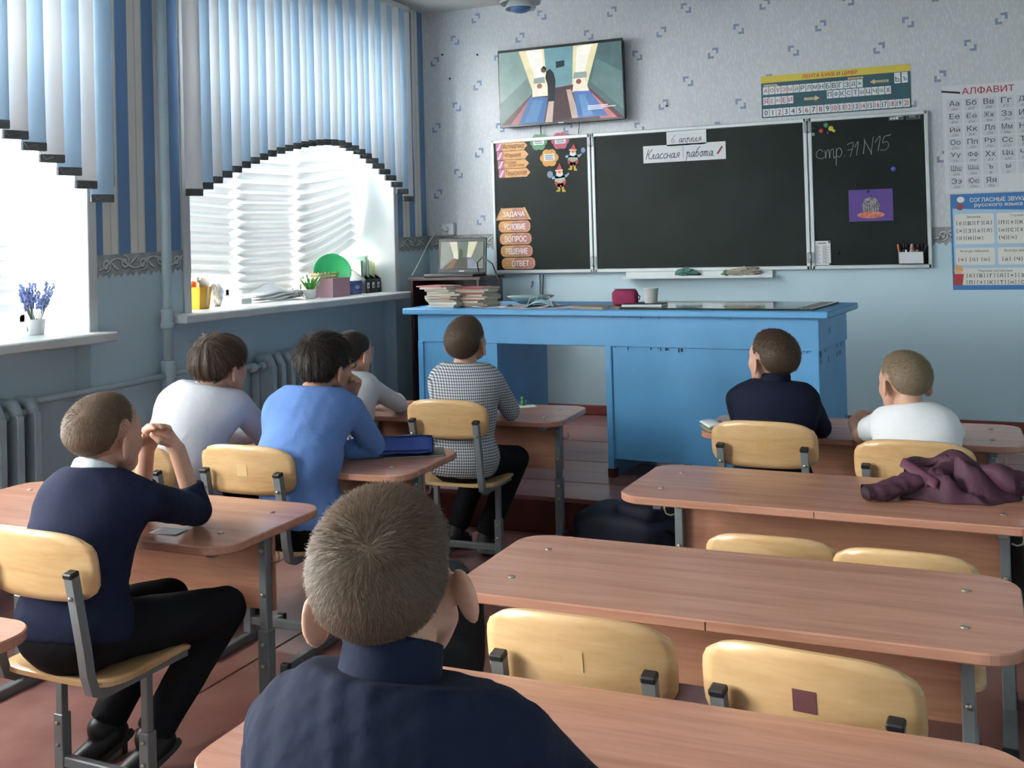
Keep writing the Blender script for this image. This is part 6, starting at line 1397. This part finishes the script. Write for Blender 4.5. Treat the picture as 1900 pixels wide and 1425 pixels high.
def check_mat():
    m = mat('checked_shirt_cloth', '#b9b9bd', .85, spec=.2); N, L, b = nodes(m); tc = N.new('ShaderNodeTexCoord'); sp = N.new('ShaderNodeSeparateXYZ'); L.new(tc.outputs['Object'], sp.inputs[0]); acc = None
    ad = N.new('ShaderNodeMath'); ad.operation = 'ADD'; L.new(sp.outputs['X'], ad.inputs[0]); L.new(sp.outputs['Y'], ad.inputs[1])
    for src in (ad.outputs[0], sp.outputs['Z']):
        mu = N.new('ShaderNodeMath'); mu.operation = 'MULTIPLY'; mu.inputs[1].default_value = 1/.0125; L.new(src, mu.inputs[0]); fr = N.new('ShaderNodeMath'); fr.operation = 'FRACT'; L.new(mu.outputs[0], fr.inputs[0])
        gt = N.new('ShaderNodeMath'); gt.operation = 'LESS_THAN'; gt.inputs[1].default_value = .38; L.new(fr.outputs[0], gt.inputs[0])
        if acc is None: acc = gt.outputs[0]
        else: a2 = N.new('ShaderNodeMath'); a2.operation = 'ADD'; L.new(acc, a2.inputs[0]); L.new(gt.outputs[0], a2.inputs[1]); acc = a2.outputs[0]
    mr = N.new('ShaderNodeMapRange'); mr.inputs['From Max'].default_value = 2; L.new(acc, mr.inputs['Value']); cr = N.new('ShaderNodeValToRGB'); cr.color_ramp.elements[0].color = rgb('#c9c9cc'); cr.color_ramp.elements[1].color = rgb('#3c4048'); e = cr.color_ramp.elements.new(.5); e.color = rgb('#83868d'); L.new(mr.outputs[0], cr.inputs[0]); L.new(cr.outputs['Color'], b.inputs['Base Color']); return m
M_check = check_mat()
def nordic_mat():
    m = mat('nordic_knit', '#8b8b8f', .9); N, L, b = nodes(m); tc = N.new('ShaderNodeTexCoord'); mp = N.new('ShaderNodeMapping'); mp.inputs['Scale'].default_value = (60, 60, 60); L.new(tc.outputs['Object'], mp.inputs[0])
    ck = N.new('ShaderNodeTexChecker'); ck.inputs['Scale'].default_value = 1; L.new(mp.outputs[0], ck.inputs['Vector']); ck.inputs['Color1'].default_value = rgb('#c9c8c8'); ck.inputs['Color2'].default_value = rgb('#26262c')
    w = N.new('ShaderNodeTexWave'); w.bands_direction = 'Z'; w.inputs['Scale'].default_value = 9; L.new(tc.outputs['Object'], w.inputs['Vector']); mx = N.new('ShaderNodeMix'); mx.data_type = 'RGBA'; L.new(w.outputs['Fac'], mx.inputs['Factor']); L.new(ck.outputs['Color'], mx.inputs['A']); mx.inputs['B'].default_value = rgb('#4c4c52'); L.new(mx.outputs['Result'], b.inputs['Base Color']); return m
HM_f = ('hair_dark_blond', '#43342a', '#735d4b'); HM_b = ('hair_brown', '#31241d', '#54402f'); HM_bl = ('hair_blond', '#6f5f4b', '#a08d70'); HM_d = ('hair_dark', '#17120f', '#30251f'); HM_l = ('hair_light_brown', '#4b3a2e', '#6f5846')
CROP = dict(th=.0075, n=9000, len=(.004, .012), lift=.35, fade=.035, w=.0009, drop=.03)
def kneesdown(y0, y1, x, dz=0): return dict(KL=(x-.08, y0, .42), KR=(x+.08, y0, .42), AL=(x-.08, y1, .075), AR=(x+.08, y1, .075))
P1, Pf1 = person('boy nearest the camera seen from behind, cropped dark blond hair and navy shirt', dict(
    H=(3.194, -6.122, 1.004), hr=(.30, .02, -.17), hs=1.07, NB=(3.215, -6.17, .895), PV=(3.20, -6.27, .47), SL=(3.065, -6.165, .825), SR=(3.355, -6.125, .835),
    EL=(2.955, -6.045, .685), ER=(3.40, -5.99, .70), WL=(3.10, -5.86, .668), WR=(3.22, -5.84, .668), s=1.05, skin=SK1, top=M_navys, topname='shirt', legs=M_blkt, seed=3, fold=.009, tstep=.007, fstep=.0038, earout=.8,
    collar=(.0, .078, .009, M_navys, 'collar'), neckline=.02, cuff={1: .8, -1: .8}, **kneesdown(-5.9, -5.85, 3.2), hair={**CROP, 'mat': HM_f, 'n': 42000, 'w': .0005, 'len': (.005, .016), 'whorl': (.012, -.08, .055), 'fade': .045, 'drop': .02, 'lift': .3}))
P2, Pf2 = person('boy in the navy sweater at the left, hands clasped before his chin', dict(
    H=(1.735, -5.115, .94), hr=(-.02, .06, .03), hs=1.0, NB=(1.735, -5.175, .832), PV=(1.75, -5.25, .475), SL=(1.605, -5.14, .775), SR=(1.872, -5.12, .78), hunch=(0, .02, 0),
    EL=(1.615, -4.86, .685), ER=(1.815, -4.855, .685), WL=(1.675, -4.90, .862), WR=(1.775, -4.885, .862), KL=(1.70, -4.85, .42), KR=(1.92, -4.87, .425), AL=(1.64, -5.04, .13), AR=(1.79, -5.02, .12), toe=(-.05, -.075, -.05), s=1.0, skin=SK1, top=M_navyk, topname='sweater', legs=M_blkt, seed=5, fold=.005, tstep=.008, fstep=.004,
    hands=[dict(side=1, d=(-.55, -.1, .75), n=(-.75, -.35, -.5), curl=.55), dict(side=-1, d=(.55, -.1, .75), n=(.75, -.35, -.5), curl=.45)],
    neckline=.036, collar=(.02, .066, .011, cloth('white_shirt_collar', '#d5dade'), 'shirt_collar'), cuff={1: .42, -1: .42}, hair={**CROP, 'mat': HM_l, 'n': 22000, 'w': .0006, 'len': (.004, .012), 'fade': .04}))
BOWL = [(-.14, -.045), (-.075, -.045), (-.05, -.035), (-.03, .0), (.0, .01), (.03, .005), (.045, .01), (.06, .03), (.075, .03), (.14, .035)]
P3, Pf3 = person('boy with a brown bowl haircut in a white long-sleeved top', dict(
    H=(1.258, -4.05, .993), hr=(-.12, -.02, .0), hs=1.0, NB=(1.225, -4.12, .905), PV=(1.16, -4.19, .47), SL=(1.115, -4.14, .845), SR=(1.345, -4.06, .85), hunch=(0, .055, 0), girth=1.08,
    EL=(1.10, -3.87, .68), ER=(1.335, -3.87, .68), WL=(1.22, -3.78, .69), WR=(1.25, -3.75, .70), s=1.02, skin=SK1, top=M_wsh, topname='white_top', legs=M_blkt, seed=8, fold=.006, **kneesdown(-3.88, -3.85, 1.15),
    collar=(.008, .03, .006, M_wsh, 'collar'), hair=dict(th=.021, line=BOWL, drop=-.012, n=9000, len=(.03, .045), lift=.06, mess=.06, w=.0011, seg=3, mat=HM_b, groove=(.007, 10), whorl=(.005, -.07, .072))))
SHAG = [(-.14, -.09), (-.075, -.09), (-.045, -.08), (-.03, -.03), (-.02, -.005), (.02, -.01), (.04, -.01), (.055, .03), (.075, .04), (.14, .06)]
P4, Pf4 = person('boy in the light blue shirt with dark shaggy hair and glasses, chin on hand', dict(
    H=(1.692, -4.0, 1.0), hr=(-.18, .0, .05), hs=1.0, NB=(1.68, -4.085, .905), PV=(1.675, -4.15, .47), SL=(1.555, -4.11, .835), SR=(1.795, -4.005, .845), hunch=(0, .04, 0), girth=1.03,
    EL=(1.57, -3.84, .685), ER=(1.79, -3.835, .68), WL=(1.725, -3.90, .865), WR=(1.70, -3.93, .675), s=1.03, skin=SK2, top=M_blsh, legs=M_blkt, seed=11, fold=.006, tstep=.009,
    hands=[dict(side=-1, d=(.35, -.05, .9), n=(.1, -1, .1), curl=.7), dict(side=1, d=(-.8, -.5, -.05), n=(.1, -.1, -1), curl=.5)],
    **kneesdown(-3.88, -3.85, 1.68), hair=dict(th=.018, line=SHAG, n=11000, len=(.02, .035), lift=.22, mess=.2, w=.001, seg=3, mat=HM_d, groove=(.005, 12), whorl=(-.005, -.06, .075))))
GIRL = [(-.14, -.075), (-.06, -.075), (-.035, -.05), (-.02, .0), (.02, .01), (.04, .02), (.055, .05), (.07, .075), (.14, .15)]
P5, Pf5 = person('girl in a white blouse with dark hair tied back, partly behind the blue-shirted boy', dict(
    H=(1.148, -2.95, .925), hr=(-.15, -.05, .0), hs=.97, NB=(1.14, -3.0, .815), PV=(1.15, -3.06, .46), SL=(1.035, -2.99, .76), SR=(1.24, -2.95, .765), EL=(1.0, -2.76, .66), ER=(1.29, -2.77, .66), WL=(1.10, -2.63, .66), WR=(1.19, -2.62, .665), s=.93, skin=SK1, top=M_wsh, topname='blouse', legs=M_blkt, seed=13, fold=.006, tuck=1, hem=-.05,
    **kneesdown(-2.72, -2.70, 1.15), collar=(.008, .03, .006, M_wsh, 'collar'), hair=dict(th=.006, line=GIRL, n=5000, len=(.015, .02), lift=.06, mess=.06, w=.001, mat=HM_d, groove=(.0015, 12), whorl=(0, -.09, .0), extra=[[((0, -.095, .0), (0, -.115, -.02), .028, .026), ((0, -.115, -.02), (.01, -.11, -.09), .022, .012)]])))
cf = Field(); cf.cap((1.10, -3.06, .47), (1.20, -3.06, .47), .108, None, .02); cf.cap((1.10, -3.05, .55), (1.20, -3.05, .55), .104, None, .02); cf.cap((1.22, -3.06, .42), (1.30, -2.98, .40), .05, .04, .02)
v5, f5 = cf.mesh(.01, noise=folds(.006, 3)); link('nordic_cardigan', np_mesh('nordic_cardigan', v5, f5), nordic_mat(), P5)
P6, Pf6 = person('boy in the grey checked shirt looking up at the television', dict(
    H=(1.765, -2.985, .99), hr=(.0, .38, .05), hs=1.03, NB=(1.76, -3.01, .87), PV=(1.755, -3.03, .475), SL=(1.635, -3.0, .815), SR=(1.885, -2.965, .815), girth=1.05,
    EL=(1.595, -2.83, .66), ER=(1.905, -2.83, .665), WL=(1.70, -2.68, .66), WR=(1.80, -2.67, .66), KL=(1.69, -2.70, .42), KR=(1.87, -2.70, .42), AL=(1.60, -2.80, .10), AR=(1.765, -2.84, .085), s=1.0, skin=SK1, top=M_check, legs=M_blkt, shoe='sport', seed=17, fold=.006, hem=.07, tstep=.009,
    collar=(.008, .04, .006, M_check, 'collar'), hair={**CROP, 'mat': HM_b, 'n': 9000, 'th': .008, 'drop': .0, 'fade': 0}))
P7, Pf7 = person('boy in the dark navy turtleneck facing left toward the television', dict(
    H=(3.14, -3.135, .958), hr=(.78, .16, .0), hs=1.0, NB=(3.155, -3.155, .85), PV=(3.13, -3.18, .47), SL=(3.008, -3.15, .80), SR=(3.262, -3.14, .80), girth=1.0,
    EL=(2.985, -2.98, .675), ER=(3.285, -2.97, .675), WL=(3.08, -2.86, .665), WR=(3.2, -2.85, .665), s=1.0, skin=SK1, top=M_turt, topname='turtleneck', legs=M_nvt, seed=19, fold=.004, **kneesdown(-2.86, -2.84, 3.13),
    collar=(.0, .075, .007, M_turt, 'rolled_collar'), hair={**CROP, 'mat': HM_b, 'n': 10000, 'th': .009, 'drop': .01, 'fade': .02}))
P8, Pf8 = person('fair-haired boy in a white T-shirt with his arm on the desk', dict(
    H=(3.612, -3.2, .892), hr=(.62, -.06, .06), hs=.98, NB=(3.635, -3.225, .79), PV=(3.68, -3.29, .44), SL=(3.53, -3.18, .735), SR=(3.745, -3.22, .74), s=.95, girth=.98, sleeve='short',
    EL=(3.445, -3.055, .668), ER=(3.765, -3.0, .675), WL=(3.41, -2.965, .70), WR=(3.62, -2.9, .668), hands=[dict(side=-1, d=(.3, .55, .3), n=(.4, .1, -.9), curl=.8)], skin=SK1, top=M_wtee, topname='t_shirt', legs=M_blkt, seed=23, fold=.004, **kneesdown(-2.9, -2.88, 3.68),
    hair={**CROP, 'mat': HM_bl, 'n': 12000, 'th': .0075, 'drop': .012, 'fade': .025}))
# glasses of the boy in blue
gs = thing('eyeglasses', 'dark framed eyeglasses worn by the boy in the blue shirt', 'glasses', tuple(Pf4(0, .10, 0))); g0 = np.array(Pf4(0, .10, 0)); lf = lambda x, y, z: tuple(np.array(Pf4(x, y, z))-g0)
M_gf = mat('glasses_frame', '#17181c', .3)
part('frame', MB().tube([lf(-.032+.024*math.cos(a), .102, -.002+.018*math.sin(a)) for a in [2*PI*i/20 for i in range(20)]], .0018, 6, closed=True).tube([lf(.032+.024*math.cos(a), .102, -.002+.018*math.sin(a)) for a in [2*PI*i/20 for i in range(20)]], .0018, 6, closed=True).tube([lf(-.008, .104, .004), lf(.008, .104, .004)], .0018, 6), M_gf, gs)
for q in (-1, 1): part('temple', MB().tube([lf(q*.056, .102, .004), lf(q*.070, .06, .006), lf(q*.079, .0, .005), lf(q*.079, -.012, -.01)], .002, 6), M_gf, gs)
for q in (-1, 1): part('lens', MB().prism(circle(0, 0, .023, 16, .017), 0, .001, 'xz', M=Matrix.Translation(lf(q*.032, .102, -.002)) @ head_frame(-.18, 0, .05).to_4x4()), M_glass, gs)
